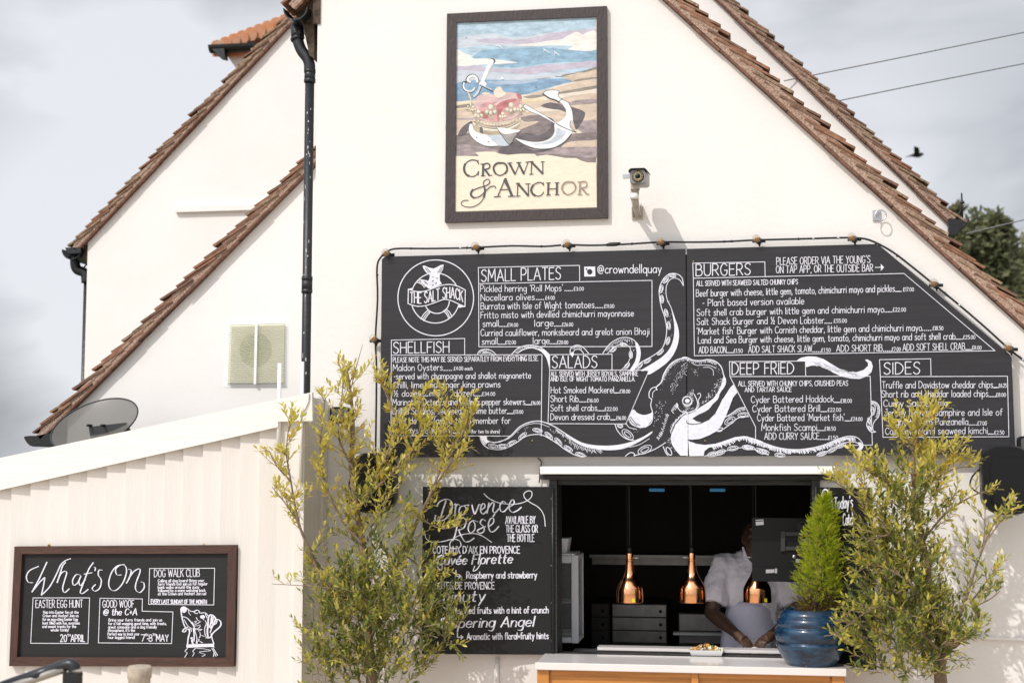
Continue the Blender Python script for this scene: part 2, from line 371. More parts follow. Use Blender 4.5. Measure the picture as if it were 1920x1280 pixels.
# ---------------------------------------------------------------- materials
M = dict(
 render=mat('white_render', (.79, .757, .725), .85, var=.05, vs=1.7, bump=.22, bs=26),
 render_back=mat('white_render_back', (.83, .805, .775), .85, var=.05, vs=1.3, bump=.15, bs=20),
 timber_white=mat('cream_painted_timber', (.76, .715, .67), .6, var=.03, vs=3, bump=.15, bs=14, stretch=(9, 9, .6)),
 fascia=mat('cream_fascia_paint', (.80, .77, .735), .5, var=.05, vs=4, bump=.2, bs=10, stretch=(.7, 6, 6)),
 trim=mat('white_gloss_trim', (.84, .84, .83), .35, bump=.08, bs=12),
 tile_a=mat('tile_red_brown', (.33, .165, .10), .9, var=.55, vs=22, bump=.5, bs=90),
 tile_b=mat('tile_dark_brown', (.22, .12, .08), .9, var=.5, vs=26, bump=.5, bs=90),
 tile_c=mat('tile_lichen', (.38, .27, .17), .95, var=.5, vs=34, bump=.6, bs=90, col2=(.12, .07, .05)),
 tile_or=mat('tile_orange', (.66, .22, .07), .85, vs=9, col2=(.55, .38, .28), bump=.3),
 under=mat('undercloak_red', (.235, .118, .078), .9, var=.6, vs=30, bump=.6, bs=70),
 mortar=mat('pebbly_mortar', (.52, .37, .28), .95, vs=75, col2=(.22, .135, .10), bump=1.0, bs=110),
 iron=mat('black_iron_paint', (.010, .011, .013), .38, var=.4, vs=30, bump=.25, bs=40),
 ironworn=mat('worn_black_pipe', (.017, .019, .025), .42, vs=28, col2=(.010, .011, .014), bump=.2, bs=50),
 flake=mat('old_white_paint_flakes', (.55, .54, .52), .7),
 blackwood=mat('black_painted_timber', (.022, .021, .021), .5, var=.5, vs=10, bump=.9, bs=12, stretch=(.6, 6, 6)),
 blackwood_v=mat('black_painted_timber_upright', (.022, .021, .021), .5, var=.5, vs=10, bump=.7, bs=12, stretch=(6, 6, .6)),
 oldwood=mat('old_eaves_timber', (.11, .075, .05), .9, vs=18, col2=(.025, .018, .013), bump=.8, bs=30),
 chalk=mat('chalkboard_grey', (.029, .0275, .032), .62, var=.3, vs=5, bump=.07, bs=40, stretch=(.5, 1, 9), spec=.35),
 chalk_dark=mat('chalkboard_black', (.010, .009, .010), .55, var=.25, vs=5, bump=.1, bs=30, spec=.35),
 chalk_event=mat('chalkboard_event', (.017, .0165, .0175), .6, var=.22, vs=4, bump=.1, bs=30, stretch=(.6, 1, 5), spec=.35),
 ink=mat('white_chalk_pen', (.78, .77, .86), .8, var=.22, vs=60),
 inkart=mat('white_chalk_art', (.78, .78, .86), .8, vs=38, col2=(.60, .60, .68), stretch=(1, 1, 1.4)),
 inksoft=mat('thin_chalk_wash', (.50, .53, .58), .85, vs=90, col2=(.30, .32, .36), stretch=(1, 1, 1)),
 inkdim=mat('faint_chalk_shade', (.20, .20, .225), .85, vs=120, col2=(.10, .10, .11)),
 framebrown=mat('dark_brown_frame', (.055, .040, .040), .6, var=.3, vs=20, bump=.5, bs=20, stretch=(4, 4, 1)),
 framewood=mat('stained_wood_frame', (.085, .035, .022), .5, var=.55, vs=9, bump=.3, bs=16, stretch=(.8, 5, 5)),
 framewood_v=mat('stained_wood_frame_upright', (.078, .032, .021), .5, var=.55, vs=9, bump=.3, bs=16, stretch=(5, 5, .8)),
 steel=mat('brushed_steel', (.30, .28, .26), .38, metal=.9, var=.3, vs=9, bump=.06, bs=30),
 cabinet=mat('grey_white_cabinet_frame', (.58, .58, .60), .4),
 steel_dark=mat('dark_steel', (.055, .048, .042), .45, metal=.5, var=.4, vs=5),
 steel_light=mat('bright_steel_edge', (.75, .74, .72), .4, metal=.2),
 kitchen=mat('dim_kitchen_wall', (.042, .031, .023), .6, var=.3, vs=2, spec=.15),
 copper=mat('polished_copper', (.94, .44, .22), .13, metal=1),
 plastic=mat('black_plastic', (.009, .009, .010), .38, spec=.22),
 plastic_dim=mat('dark_grey_plastic', (.030, .031, .034), .45),
 rubber=mat('black_rubber_cable', (.013, .013, .013), .55),
 counterwhite=mat('white_stone_counter', (.74, .69, .67), .12, var=.03, vs=8),
 orangewood=mat('varnished_orange_wood', (.60, .25, .055), .38, var=.32, vs=5, bump=.12, bs=14, stretch=(.6, 4, 9)),
 paper=mat('white_label_paper', (.72, .72, .72), .7),
 yellow=mat('yellow_sticker', (.75, .72, .03), .5),
 bluepad=mat('blue_foam_pad', (.03, .24, .50), .6),
 shirt=mat('pale_lilac_white_cotton', (.86, .81, .86), .9, var=.10, vs=9, bump=.5, bs=22),
 apron=mat('lilac_apron_cotton', (.74, .72, .86), .9, var=.10, vs=8, bump=.5, bs=16),
 skin=mat('dark_brown_skin', (.085, .042, .026), .48, var=.25, vs=14, bump=.1, bs=90),
 hair=mat('short_black_hair', (.010, .009, .008), .8, bump=.8, bs=160),
 vent=mat('yellowed_vent_plastic', (.82, .81, .69), .55, var=.06, vs=5),
 vent_in=mat('vent_fan_green', (.62, .65, .44), .7, var=.3, vs=20),
 pipewhite=mat('white_plastic_pipe', (.84, .83, .84), .35),
 camgrey=mat('cctv_grey_shell', (.26, .25, .235), .4, metal=.3, var=.15, vs=20),
 camgold=mat('led_ring_pale', (.60, .49, .30), .35, metal=.4),
 camface=mat('cctv_black_face', (.05, .045, .04), .2),
 bracket=mat('bracket_beige', (.47, .42, .36), .5, var=.2, vs=14),
 bark=mat('olive_bark', (.27, .19, .125), .9, var=.45, vs=30, bump=.7, bs=60),
 barkd=mat('brown_bark', (.15, .10, .07), .95, var=.4, vs=20, bump=.8, bs=40),
 paving=mat('stone_paving', (.62, .52, .41), .9, var=.3, vs=2, bump=.4, bs=20),
 grass=mat('short_grass', (.06, .10, .03), .95, var=.4, vs=8),
 railmetal=mat('dark_handrail_metal', (.022, .025, .030), .34, metal=.2),
 railsilver=mat('worn_steel_underside', (.40, .37, .33), .4, metal=.6),
 postpaint=mat('weathered_cream_post', (.56, .49, .40), .85, vs=14, col2=(.30, .24, .18), bump=.6, bs=30),
 brass=mat('brass_hook', (.45, .30, .12), .35, metal=.9),
 bird=mat('black_feathers', (.012, .012, .013), .7),
 wire=mat('grey_cable', (.20, .20, .21), .6),
 chrome=mat('galvanised_steel', (.52, .53, .55), .3, metal=.8),
)
# clear bulb glass with an amber inside, see-through dish mesh, cabinet glass
def glass(name, col, alpha, rough=.06):
    m = mat(name, col, rough); t = m.node_tree; b = t.nodes['Principled BSDF']
    tr = t.nodes.new('ShaderNodeBsdfTransparent'); ms = t.nodes.new('ShaderNodeMixShader'); ms.inputs[0].default_value = alpha
    t.links.new(tr.outputs[0], ms.inputs[1]); t.links.new(b.outputs[0], ms.inputs[2]); t.links.new(ms.outputs[0], t.nodes['Material Output'].inputs[0])
    return m
M['dishglass'] = glass('tinted_clear_dish', (.125, .115, .10), .86, .35)
M['bulbglass'] = glass('clear_bulb_glass', (.45, .36, .25), .22, .03)
M['pane'] = glass('cabinet_pane', (.25, .25, .25), .25)
M['filament'] = mat('amber_bulb_core', (.55, .24, .035), .25, metal=.6)

# glazed blue pot
m = mat('blue_glaze', (.02, .09, .22), .27, coat=.35, bump=.15, bs=25); t = m.node_tree; b = t.nodes['Principled BSDF']
tcn = t.nodes.new('ShaderNodeTexCoord')
mpn = t.nodes.new('ShaderNodeMapping'); mpn.inputs['Scale'].default_value = (2.5, 2.5, 7); t.links.new(tcn.outputs['Object'], mpn.inputs[0])
n = t.nodes.new('ShaderNodeTexNoise'); n.inputs['Scale'].default_value = 5; n.inputs['Detail'].default_value = 8; n.inputs['Roughness'].default_value = .7
t.links.new(mpn.outputs[0], n.inputs[0]); r = t.nodes.new('ShaderNodeValToRGB'); t.links.new(n.outputs[0], r.inputs[0])
r.color_ramp.elements[0].position = .33; r.color_ramp.elements[0].color = (.004, .009, .018, 1)
r.color_ramp.elements[1].position = .72; r.color_ramp.elements[1].color = (.018, .085, .165, 1)
e = r.color_ramp.elements.new(.5); e.color = (.006, .030, .072, 1)
t.links.new(r.outputs[0], b.inputs['Base Color']); M['glaze'] = m

# ---------------------------------------------------------------- ground
g = MB(); g.face([(-400, -400, 0), (400, -400, 0), (400, 400, 0), (-400, 400, 0)]); tag(g.build('ground', M['grass']), kind='structure')
g = MB(); g.box((-24, -45, -.2), (24, -.02, .02)); tag(g.build('terrace', M['paving']), kind='structure')

# ---------------------------------------------------------------- pub building
YM, YL, YB = 0.0, 0.8, 3.2                    # planes of the three gable walls
pub = thing('pub_building', (0, YM, 0), 'white rendered pub with steep tiled gables and an open serving hatch', 'building')
def topline(pA, pB, Y):
    a = at(*pA, Y); b = at(*pB, Y); k = (b.z-a.z)/(b.x-a.x); return lambda x: a.z+(x-a.x)*k
XL = at(591, 400).x; XR = 4.2
XH0, XH1 = at(1040, 1000).x, at(1529, 1000).x
ZH1, ZH0 = at(1290, 889).z, at(1290, 1240).z
rR = topline((1243, 0), (1919, 615), YM-.03); slR = (rR(1)-rR(0))
zE = at(592, -16).z
rL = lambda x: zE+(x-XL)*(-slR)
XA = (rR(0)-zE-slR*XL)/(-2*slR); ZA = rL(XA)
prof = lambda x: min(rL(x), rR(x))
def wpoly(mb, x0, x1, z0, z1, Y, prof=None, xa=None, m=0, kinks=()):
    p = [(x0, Y, z0), (x1, Y, z0)]
    if prof:
        xs = [x1]+sorted([k for k in kinks if x0 < k < x1], reverse=True)+[x0]; p += [(x, Y, prof(x)) for x in xs]
    else: p += [(x1, Y, z1), (x0, Y, z1)]
    mb.face(p, m)
b = MB()
wpoly(b, XL, XH0, 0, 0, YM, prof, kinks=(XA,)); wpoly(b, XH1, XR, 0, 0, YM, prof, kinks=(XA,))
wpoly(b, XH0, XH1, ZH1, 0, YM, prof, kinks=(XA,)); wpoly(b, XH0, XH1, 0, ZH0, YM)
b.face([(XL, YM, 0), (XL, YM, zE), (XL, YB, zE), (XL, YB, 0)])
b.face([(XR, YM, 0), (XR, YB, 0), (XR, YB, rR(XR)), (XR, YM, rR(XR))])
tag(b.build('front_wall', M['render'], pub), label='main white gable wall with the hatch and menu board')

# left wing wall
lA, lB = (572, 330), (342, 567)
rW = topline(lA, (165, 740), YL-.03)
b = MB(); xw0 = at(128, 760, YL).x
wpoly(b, xw0, XL, 0, 0, YL, rW); b.face([(xw0, YL, 0), (xw0, YL, rW(xw0)), (xw0, YB, rW(xw0)), (xw0, YB, 0)])
tag(b.build('wing_wall', M['render_back'], pub), label='lower white side wall left of the drainpipe')

# rear gable wall
bL = topline((187, 427), (540, 52), YB-.03); bR = topline((1342, 0), (1758, 399), YB-.03)
XBA = (bR(0)-bL(0))/((bL(1)-bL(0))-(bR(1)-bR(0))); ZBA = bL(XBA)
bprof = lambda x: min(bL(x), bR(x))
xb0, xb1 = at(163, 520, YB).x, at(1777, 425, YB).x
b = MB(); wpoly(b, xb0, xb1, 0, 0, YB, bprof, kinks=(XBA,))
b.face([(xb0, YB, 0), (xb0, YB, bL(xb0)), (xb0, YB+7, bL(xb0)), (xb0, YB+7, 0)])
b.face([(xb1, YB, 0), (xb1, YB+7, 0), (xb1, YB+7, bR(xb1)), (xb1, YB, bR(xb1))])
b.face([(xb0, YB+7, 0), (xb0, YB+7, bL(xb0)), (XBA, YB+7, ZBA), (xb1, YB+7, bR(xb1)), (xb1, YB+7, 0)])
tag(b.build('rear_wall', M['render_back'], pub), label='taller white gable wall standing further back')
b = MB(); p = at(331, 389, YB); q = at(500, 398, YB)
b.box((p.x, YB-.04, p.z-.05), (q.x, YB-.001, p.z)); b.build('ledge', M['render_back'], pub)

def roof(name, A, B, Y, Yend, T=.125, label=None, seed=1, lichen=.15):
    """tiled slope from A (upper) to B (lower), points of the verge's lower edge in the wall plane; tile edges bedded in mortar at Y"""
    rr = random.Random(seed); mb = MB(); y = Vector((0, 1, 0))
    A = Vector((A[0], 0, A[1])); B = Vector((B[0], 0, B[1])); d = (B-A); Ln = d.length; d = d/Ln
    n = Vector((-d.z, 0, d.x));  n = n if n.z > 0 else -n
    def slab(s0, s1, n0, n1, n0b, n1b, y0, y1, m):
        P = []
        for nn0, nn1 in ((n0, n0b), (n1, n1b)):
            a = A+d*s0+n*nn0; c = A+d*s1+n*nn1
            P += [a+y*y0, c+y*y0, c+y*y1, a+y*y1]
        mb.hexa(P, m)
    s = 0
    while s < Ln:                                   # undercloak course
        e = min(Ln, s+rr.uniform(.2, .34)); j = rr.uniform(-.004, .004)
        slab(s, e-.006, j, .013+j, j, .013+j, Y-.052+rr.uniform(-.006, .006), Y+.1, 3); s = e
    k = T/.125
    slab(0, Ln, .0135, .064*k, .0135, .064*k, Y-.050, Y+.12, 4)
    s = -.16
    while s < Ln-.20:
        L_ = .268; a0, a1 = .036*k, .104*k; th = .0145*(1+rr.uniform(-.15, .25)); j = rr.uniform(-.004, .005); js = rr.uniform(-.024, .024); a1 += rr.uniform(-.014, .008); a0 += rr.uniform(-.004, .006)
        m = 2 if rr.random() < lichen else (0 if rr.random() < .6 else 1)
        fr = Y-.058+rr.uniform(-.010, .006)
        if s > -.2 and rr.random() < .9:             # lumpy bedding under this tile's edge
            q0 = s+rr.uniform(.02, .06); slab(q0, q0+rr.uniform(.14, .19), .05*k, .068*k, .05*k, a1*rr.uniform(.72, .90), Y-.0505-rr.uniform(0, .005), Y+.1, 4)
        slab(s+js, s+L_+js, a0+j, a0+j+th, a1+j, a1+j+th, fr, Y+.2, m)
        s += .105
    slab(0, Ln+.02, .03, .12*k, .03, .12*k, Y+.2, Yend, 1)
    o = mb.build(name, [M['tile_a'], M['tile_b'], M['tile_c'], M['under'], M['mortar']], pub)
    if label: o['label'] = label
    return o
roof('roof', (XA, ZA), (XR+.1, rR(XR+.1)), YM, YB, label='front gable roof slope with bedded brown tile edges', seed=3, lichen=.08)
xe = at(558, 10).x
roof('roof', (XA, ZA), (xe, rL(xe)), YM, YB, seed=4)
xl2 = at(84, 815, YL).x
roof('roof', (XL+.02, rW(XL+.02)), (xl2, rW(xl2)), YL, YB, T=.105, label='lower left wing roof edge of brown tiles', seed=5, lichen=.12)
xq = at(148, 452, YB).x
roof('roof', (XBA, ZBA), (xq, bL(xq)), YB, YB+7, T=.11, label='left roof edge of the rear gable', seed=6, lichen=.45)
xq2 = at(1784, 424, YB).x
roof('roof', (XBA, ZBA), (xq2, bR(xq2)), YB, YB+7, T=.12, label='right roof edge of the rear gable', seed=8, lichen=.5)

# dormer peeping over the rear left slope
DY = YB+3.0
dm = MB(); c0 = at(442, 128, DY); c1 = at(420, 96, DY); c2 = at(520, 90, DY); c3 = at(520, 130, DY)
dm.prism([c1, c2, at(520, 170, DY), c0], (0, 1.5, 0))
dormer = dm.build('dormer', M['timber_white'], pub)
dormer['label'] = 'small dormer with orange pantiles behind the left roof edge'
dm = MB()
e0 = at(414, 86, DY); e1 = at(540, 38, DY)
for i in range(9):                                  # ribbed pantile eave seen end on
    t0 = i/8; c = e0.lerp(e1, t0); c.z += 0.0
    dm.tube([(c.x, DY-.12, c.z-.05), (c.x+.1, DY+.7, c.z+.22)], .078, 10)
a = e0.copy(); dm.prism([(e0.x-.08, DY-.05, e0.z-.09), (e1.x, DY-.05, e0.z-.12), (e1.x, DY+.6, e1.z-.08), (e0.x, DY+.6, e0.z+.1)], (0, 0, -.05))
o = dm.build('dormer_roof', M['tile_or'], pub)
dm = MB(); g0 = at(402, 94, DY); g1 = at(500, 88, DY)
P = []
for i in range(9):
    a = math.pi*i/8; P.append((0, -.08*math.cos(a), -.075*math.sin(a)))
dm.prism([(g0.x, DY-.12+p[1], g0.z+p[2]) for p in P], (g1.x-g0.x, 0, 0))
dm.prism([at(397, 92, DY-.2), at(420, 91, DY-.2), at(422, 110, DY-.2), at(412, 108, DY-.2)], (0, .1, 0))
dm.build('dormer_gutter', M['iron'], pub)

# eaves, gutters and drainpipes
def half_pipe(mb, c, r, y0, y1, th=.008, n=12, m=0):
    for (ra, fl) in ((r, 0), (r-th, 1)):
        for i in range(n):
            a, b2 = math.pi*i/n, math.pi*(i+1)/n
            q = [(c[0]-ra*math.cos(a), y0, c[1]-ra*math.sin(a)), (c[0]-ra*math.cos(b2), y0, c[1]-ra*math.sin(b2)),
                 (c[0]-ra*math.cos(b2), y1, c[1]-ra*math.sin(b2)), (c[0]-ra*math.cos(a), y1, c[1]-ra*math.sin(a))]
            mb.face(q if fl else q[::-1], m, True)
    for yy in (y0, y1):
        for i in range(n):
            a, b2 = math.pi*i/n, math.pi*(i+1)/n
            mb.face([(c[0]-r*math.cos(a), yy, c[1]-r*math.sin(a)), (c[0]-r*math.cos(b2), yy, c[1]-r*math.sin(b2)),
                     (c[0]-(r-th)*math.cos(b2), yy, c[1]-(r-th)*math.sin(b2)), (c[0]-(r-th)*math.cos(a), yy, c[1]-(r-th)*math.sin(a))], m)
b = MB()
a0, a1 = at(566, -14, .03), at(601, 46, .03)
b.box((a0.x-.02, .03, a1.z+.02), (XL-.001, YB, a0.z+.12)); b.box((XL-.03, -.012, at(590, 46).z), (at(601, 20).x, -.001, at(590, -20).z))
b.prism([at(570, 44, .05), at(589, 44, .05), at(589, 110, .05), at(580, 104, .05), at(571, 62, .05)], (0, .5, 0))
b.build('eaves', M['oldwood'], pub)
b = MB(); gc = at(562, 22, .02); half_pipe(b, (gc.x-.005, gc.z), .083, -.06, YB)
gut = b.build('gutter', M['iron'], pub)
b = MB(); YP = .10
pp = [at(556, 44, YP), at(558, 70, YP), at(560, 82, YP), at(566, 96, YP), at(575, 108, YP), at(580, 120, YP), at(580.5, 134, YP)]
b.tube(cat_rom([tuple(p) for p in pp], 4), .037, 14)
for y0, y1, r in ((50, 72, .043), (70, 75, .047), (62, 65, .045)):
    b.tube([at(557, y0, YP), at(558.5, y1, YP)], r, 14)
pd = at(581, 134, YP); x = pd.x
zb = at(575, 735, YP).z
b.tube([(x, YP, pd.z+.01), (x, YP, 0.5)], .030, 14)
for py, r, h in ((134, .038, .012), (142, .036, .03), (152, .038, .012), (522, .036, .012), (534, .035, .03), (546, .036, .012)):
    zz = at(580, py, YP).z; b.tube([(x, YP, zz-h), (x, YP, zz+h)], r, 14)
rr = random.Random(3)
for i in range(30):                                 # paint flakes
    zz = at(580, rr.choice([rr.uniform(136, 300), rr.uniform(136, 720)]), YP).z; a = rr.uniform(-2.4, -.9)
    u = Vector((math.cos(a), math.sin(a), 0)); tq = Vector((-u.y, u.x, 0))*rr.uniform(.0015, .004); hh = Vector((0, 0, rr.uniform(.003, .018)))
    c = Vector((x, YP, zz))+u*.0312; b.face([c-tq-hh, c+tq-hh*.6, c+tq*.7+hh, c-tq*.8+hh*.8], 1)
tag(b.build('drainpipe', [M['ironworn'], M['flake']], pub), label='worn black downpipe with swan neck at the main gable corner')
# rear left gutter and thin pipe
b = MB(); gc = at(137, 468, YB); half_pipe(b, (gc.x, gc.z), .095, YB-.03, YB+7)
gw = at(128, 463, YB); ge = at(152, 474, YB)
b.prism([at(122, 464, YB-.05), at(151, 464, YB-.05), at(151, 474, YB-.05), at(126, 476, YB-.05)], (0, .3, 0))
b.build('gutter', M['iron'], pub)
b = MB(); YQ = YB+.1
b.tube(cat_rom([tuple(at(*p, YQ)) for p in ((141, 472), (141, 496), (146, 506), (156, 510), (161, 516), (162, 530))], 4), .045, 12)
q = at(162, 528, YQ); b.tube([(q.x, YQ, q.z), (q.x, YQ, .3)], .024, 10)
b.tube([at(164, 494, YQ), at(157, 502, YQ), at(155, 512, YQ), at(161, 530, YQ)], .007, 6)
b.build('drainpipe', M['iron'], pub)
b = MB(); b.prism([at(152, 449, YB+.02), at(168, 470, YB+.02), at(168, 492, YB+.02), at(150, 485, YB+.02)], (0, 5, 0)); b.build('eaves', M['oldwood'], pub)
# rear right gutter
b = MB(); gc = at(1796, 410, YB); half_pipe(b, (gc.x, gc.z), .085, YB-.03, YB+7)
b.prism([at(1778, 409, YB-.06), at(1813, 412, YB-.06), at(1806, 424, YB-.06), at(1792, 440, YB-.06), at(1779, 440, YB-.06)], (0, .25, 0))
b.build('gutter', M['iron'], pub)
# left wing gutter end
b = MB()
b.prism(cat_rom([tuple(at(*p, YL-.05)) for p in ((45, 820), (52, 817), (72, 816), (94, 812), (104, 826), (100, 834), (76, 837), (56, 835))], 3, True)[:-1], (0, .4, 0))
gc = at(66, 818, YL); half_pipe(b, (gc.x, gc.z), .07, YL+.3, YB)
b.build('gutter', M['iron'], pub)

# ------------------------------------------------------------ serving hatch
hatch = MB()
fr0, fr1 = -.025, .22
zt = at(1290, 909).z
a = at(1012, 889, fr0); c = at(1570, 889, fr0)
hatch.box((a.x, fr0, zt+.035), (c.x, fr1, ZH1-.002))            # lintel
hatch.box((a.x+.02, fr0-.014, at(1290, 899).z), (c.x-.01, fr0-.0005, ZH1-.004))
hatch.box((XH0, fr0+.04, zt), (XH1, fr1-.05, zt+.034))
hatch.box((XH0-.03, fr0, ZH0), (XH0+.018, fr1, zt+.034)); hatch.box((XH1-.018, fr0, ZH0), (XH1+.03, fr1, zt+.034))
hatch.box((XH0+.0185, fr0, ZH0-.03), (XH1-.0185, fr1, ZH0+.022))
hatch.box((XH0+.019, -.022, ZH0-.03), (XH1-.019, .058, at(1290, 1228, -.02).z))
ho = hatch.build('hatch_frame', M['blackwood'], pub, bevel=.004)
b = MB(); a = at(1013, 874, -.09); c = at(1567, 889, -.09)
b.box((a.x, -.105, ZH1+.001), (c.x, -.002, a.z)); tag(b.build('hatch_cover', M['trim'], pub, bevel=.006), label='bright white strip housing above the hatch')
# pass shelf inside the hatch
b = MB(); s0, s1 = at(1120, 1214, .10), at(1530, 1214, .10)
zs = s0.z
b.box((s0.x, .10, zs-.012), (s1.x, .21, zs+.006), 0)
b.box((s0.x, .085, zs-.034), (s1.x, .099, zs-.014), 1); b.box((s0.x, .06, zs-.058), (s1.x, .084, zs-.040), 2)
b.box((XH0+.03, .225, .9), (XH1-.03, .82, .985), 3)
b.build('pass_shelf', [M['counterwhite'], M['steel_dark'], M['steel'], M['steel_light']], pub)
# kitchen room shell
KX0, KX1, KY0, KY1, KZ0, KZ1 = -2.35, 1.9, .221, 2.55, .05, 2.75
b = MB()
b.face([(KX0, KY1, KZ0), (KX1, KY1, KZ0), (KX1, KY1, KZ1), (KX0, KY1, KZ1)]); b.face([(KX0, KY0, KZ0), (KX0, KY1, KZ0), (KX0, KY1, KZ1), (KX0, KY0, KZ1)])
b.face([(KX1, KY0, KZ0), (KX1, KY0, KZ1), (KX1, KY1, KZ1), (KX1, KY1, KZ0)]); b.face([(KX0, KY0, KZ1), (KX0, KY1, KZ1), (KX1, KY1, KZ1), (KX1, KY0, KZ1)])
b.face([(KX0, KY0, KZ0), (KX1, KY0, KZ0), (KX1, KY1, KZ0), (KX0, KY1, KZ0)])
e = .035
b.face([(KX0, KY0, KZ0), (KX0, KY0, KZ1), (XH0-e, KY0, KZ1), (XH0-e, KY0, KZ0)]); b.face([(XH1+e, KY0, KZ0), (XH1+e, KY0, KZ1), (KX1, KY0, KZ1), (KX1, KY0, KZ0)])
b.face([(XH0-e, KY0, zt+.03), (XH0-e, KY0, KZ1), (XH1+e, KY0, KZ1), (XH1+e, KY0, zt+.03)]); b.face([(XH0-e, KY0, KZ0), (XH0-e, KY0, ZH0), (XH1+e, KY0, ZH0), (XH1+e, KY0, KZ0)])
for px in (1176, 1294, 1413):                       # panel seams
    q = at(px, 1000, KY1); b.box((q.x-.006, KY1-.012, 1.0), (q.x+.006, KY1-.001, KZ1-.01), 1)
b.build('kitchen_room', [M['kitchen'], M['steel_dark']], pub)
b = MB(); a = at(1105, 1042, KY1-.3); c = at(1530, 1042, KY1-.3)
b.box((a.x, KY1-.3, a.z-.012), (c.x, KY1-.002, a.z+.012)); b.box((a.x, KY1-.1, a.z-.075), (c.x, KY1-.004, a.z-.02))
b.build('wall_shelf', M['steel'], pub)

# hinged chalkboard shutters
def shutter(X0, X1o, Y1o, z0, z1, name_label, hinge_side):
    A = Vector((X0, -.03, 0)); B = Vector((X1o, Y1o, 0)); d = (B-A).normalized(); n = Vector((d.y, -d.x, 0))
    if n.y > 0: n = -n
    return A, B, d, n
# left one, laid back almost flat on the wall
A = Vector((at(1036, 1000, -.035).x, -.035, 0)); B = Vector((at(792, 1000, -.13).x, -.13, 0)); d = (B-A).normalized()
nL = Vector((d.y, -d.x, 0)); nL = nL if nL.y < 0 else -nL
zT, zB = atp(915, 912, A, nL).z, atp(915, 1226, A, nL).z
up = Vector((0, 0, 1)); wL = (B-A).length
b = MB(); b.obox((A+B)/2+up*(zT+zB)/2-nL*.016, d*wL/2, nL*.016, up*(zT-zB)/2)
shL = b.build('shutter', M['chalk_dark'], pub, bevel=.003); shL['label'] = 'open black chalkboard shutter with the wine list'
plL = lambda x, y, o: atp(x, y, A+nL*o, nL)
b = MB()
for yy in (935, 1000, 1060, 1130, 1200):
    q = plL(1034, yy, .004); b.ell(q, .005, .004, .005, 8, 0)
q0, q1 = plL(1034.5, 914, .003), plL(1034.5, 1224, .003)
b.tube([q0+Vector((.006, 0, 0)), q1+Vector((.006, 0, 0))], .009, 8, 1)
b.build('hinge', [M['steel'], M['iron']], shL)
A2 = Vector((at(1529, 1000, -.03).x, -.03, 0)); Y2 = -.42; B2 = Vector((at(1630, 1100, Y2).x, Y2, 0)); d2 = (B2-A2).normalized()
nR = Vector((d2.y, -d2.x, 0)); nR = nR if nR.x < 0 else -nR
w2 = (B2-A2).length
b = MB(); b.obox((A2+B2)/2+up*(zT+zB)/2-nR*.02, d2*w2/2, nR*.02, up*(zT-zB)/2)
shR = b.build('shutter', M['chalk_dark'], pub, bevel=.003); shR['label'] = 'open black shutter swung out at the right of the hatch'
plR = lambda x, y, o: atp(x, y, A2+nR*o, nR)
b = MB(); q0, q1 = A2+nR*.006+d2*.02+up*zB, A2+nR*.006+d2*.02+up*zT; b.tube([q0, q1], .009, 8); b.build('hinge', M['steel_dark'], shR)
# ---------------------------------------------------------------- timber shed
YS = -.45
xs = at(570, 1000, YS).x
shed = thing('timber_shed', (xs, YS, 0), 'cream painted shed of upright boards with a sloping white fascia', 'shed')
fT = lambda px: 858-.2103*px
fB = lambda px: 918-.227*px
b = MB(); rr = random.Random(11)
p = 570.0; i = 0
while p > -190:
    wpx = rr.uniform(34, 38.5) if i else 47
    x1, x0 = at(p, 1000, YS).x, at(p-wpx, 1000, YS).x
    zz = at(p-wpx/2, max(fB(p-wpx/2)-40, 745), YS).z
    g0 = .030 if i else .012; bk = rr.uniform(.001, .010)
    P = []
    for z in (0, zz):
        P += [(x0+.0006, YS-g0-rr.uniform(0, .003), z), (x1, YS-bk, z), (x1, YS+.01, z), (x0+.0006, YS+.01, z)]
    b.hexa(P); p -= wpx; i += 1
xl = at(-190, 1000, YS).x
ztop = at(570, 742, YS).z
for k in range(4):                                   # boards of the shaded side
    y0, y1 = YS+.012+k*.11, YS+.012+(k+1)*.11-.004
    if k == 3: y1 = -.002
    b.box((xs-.03, y0, 0), (xs-.002-.004*(k % 2), y1, ztop))
b.box((xs-.055, YS-.024, 0), (xs+.004, YS-.0055, ztop-.05))
b.box((xs-.08, YS+.35, 0), (xs+.012, -.012, ztop-.02))
b.build('cladding', M['timber_white'], shed)
b = MB(); yf = YS-.062
pl = lambda q, y=yf: at(q[0], q[1], y)
b.prism([pl((-190, fT(-190))), pl((585, 735)), pl((586, 789)), pl((521, 790)), pl((521, 800)), pl((-190, fB(-190)))], (0, .03, 0))
b.prism([pl((524, 752), yf+.0305), pl((584, 738), yf+.0305), pl((584, 788), yf+.0305), pl((524, 789), yf+.0305)], (0, .03, 0))
b.build('fascia', M['fascia'], shed, bevel=.004)
b = MB(); a, c = at(-190, fT(-190)+6, yf+.031), at(570, 745, yf+.031)
b.face([(a.x, yf+.062, a.z), (c.x, yf+.062, c.z), (XL-.002, YL-.002, c.z+.02), (a.x, YL+.8, a.z+.02)])
b.face([(a.x, yf+.062, a.z-.04), (a.x, YL+.8, a.z-.02), (XL-.002, YL-.002, c.z-.02), (c.x, yf+.062, c.z-.04)])
b.build('roof', M['steel_dark'], shed)
pip = None
for j, (px, y0, y1) in enumerate(((524.5, 681, 850), (567, 678, 905))):
    b = MB(); q0, q1 = at(px, y0, YS-.040), at(px, y1, YS-.040)
    b.tube([q0, (q0.x, YS-.040, q1.z)], .0125 if j == 0 else .011, 12)
    b.build('waste_pipe', M['pipewhite'], shed)
b = MB(); b.tube(cat_rom([tuple(at(*q, yf-.006)) for q in ((580, 738), (579, 752), (573, 766), (566, 776), (564, 790))], 4), .0025, 6); b.build('cable', M['steel'], shed)

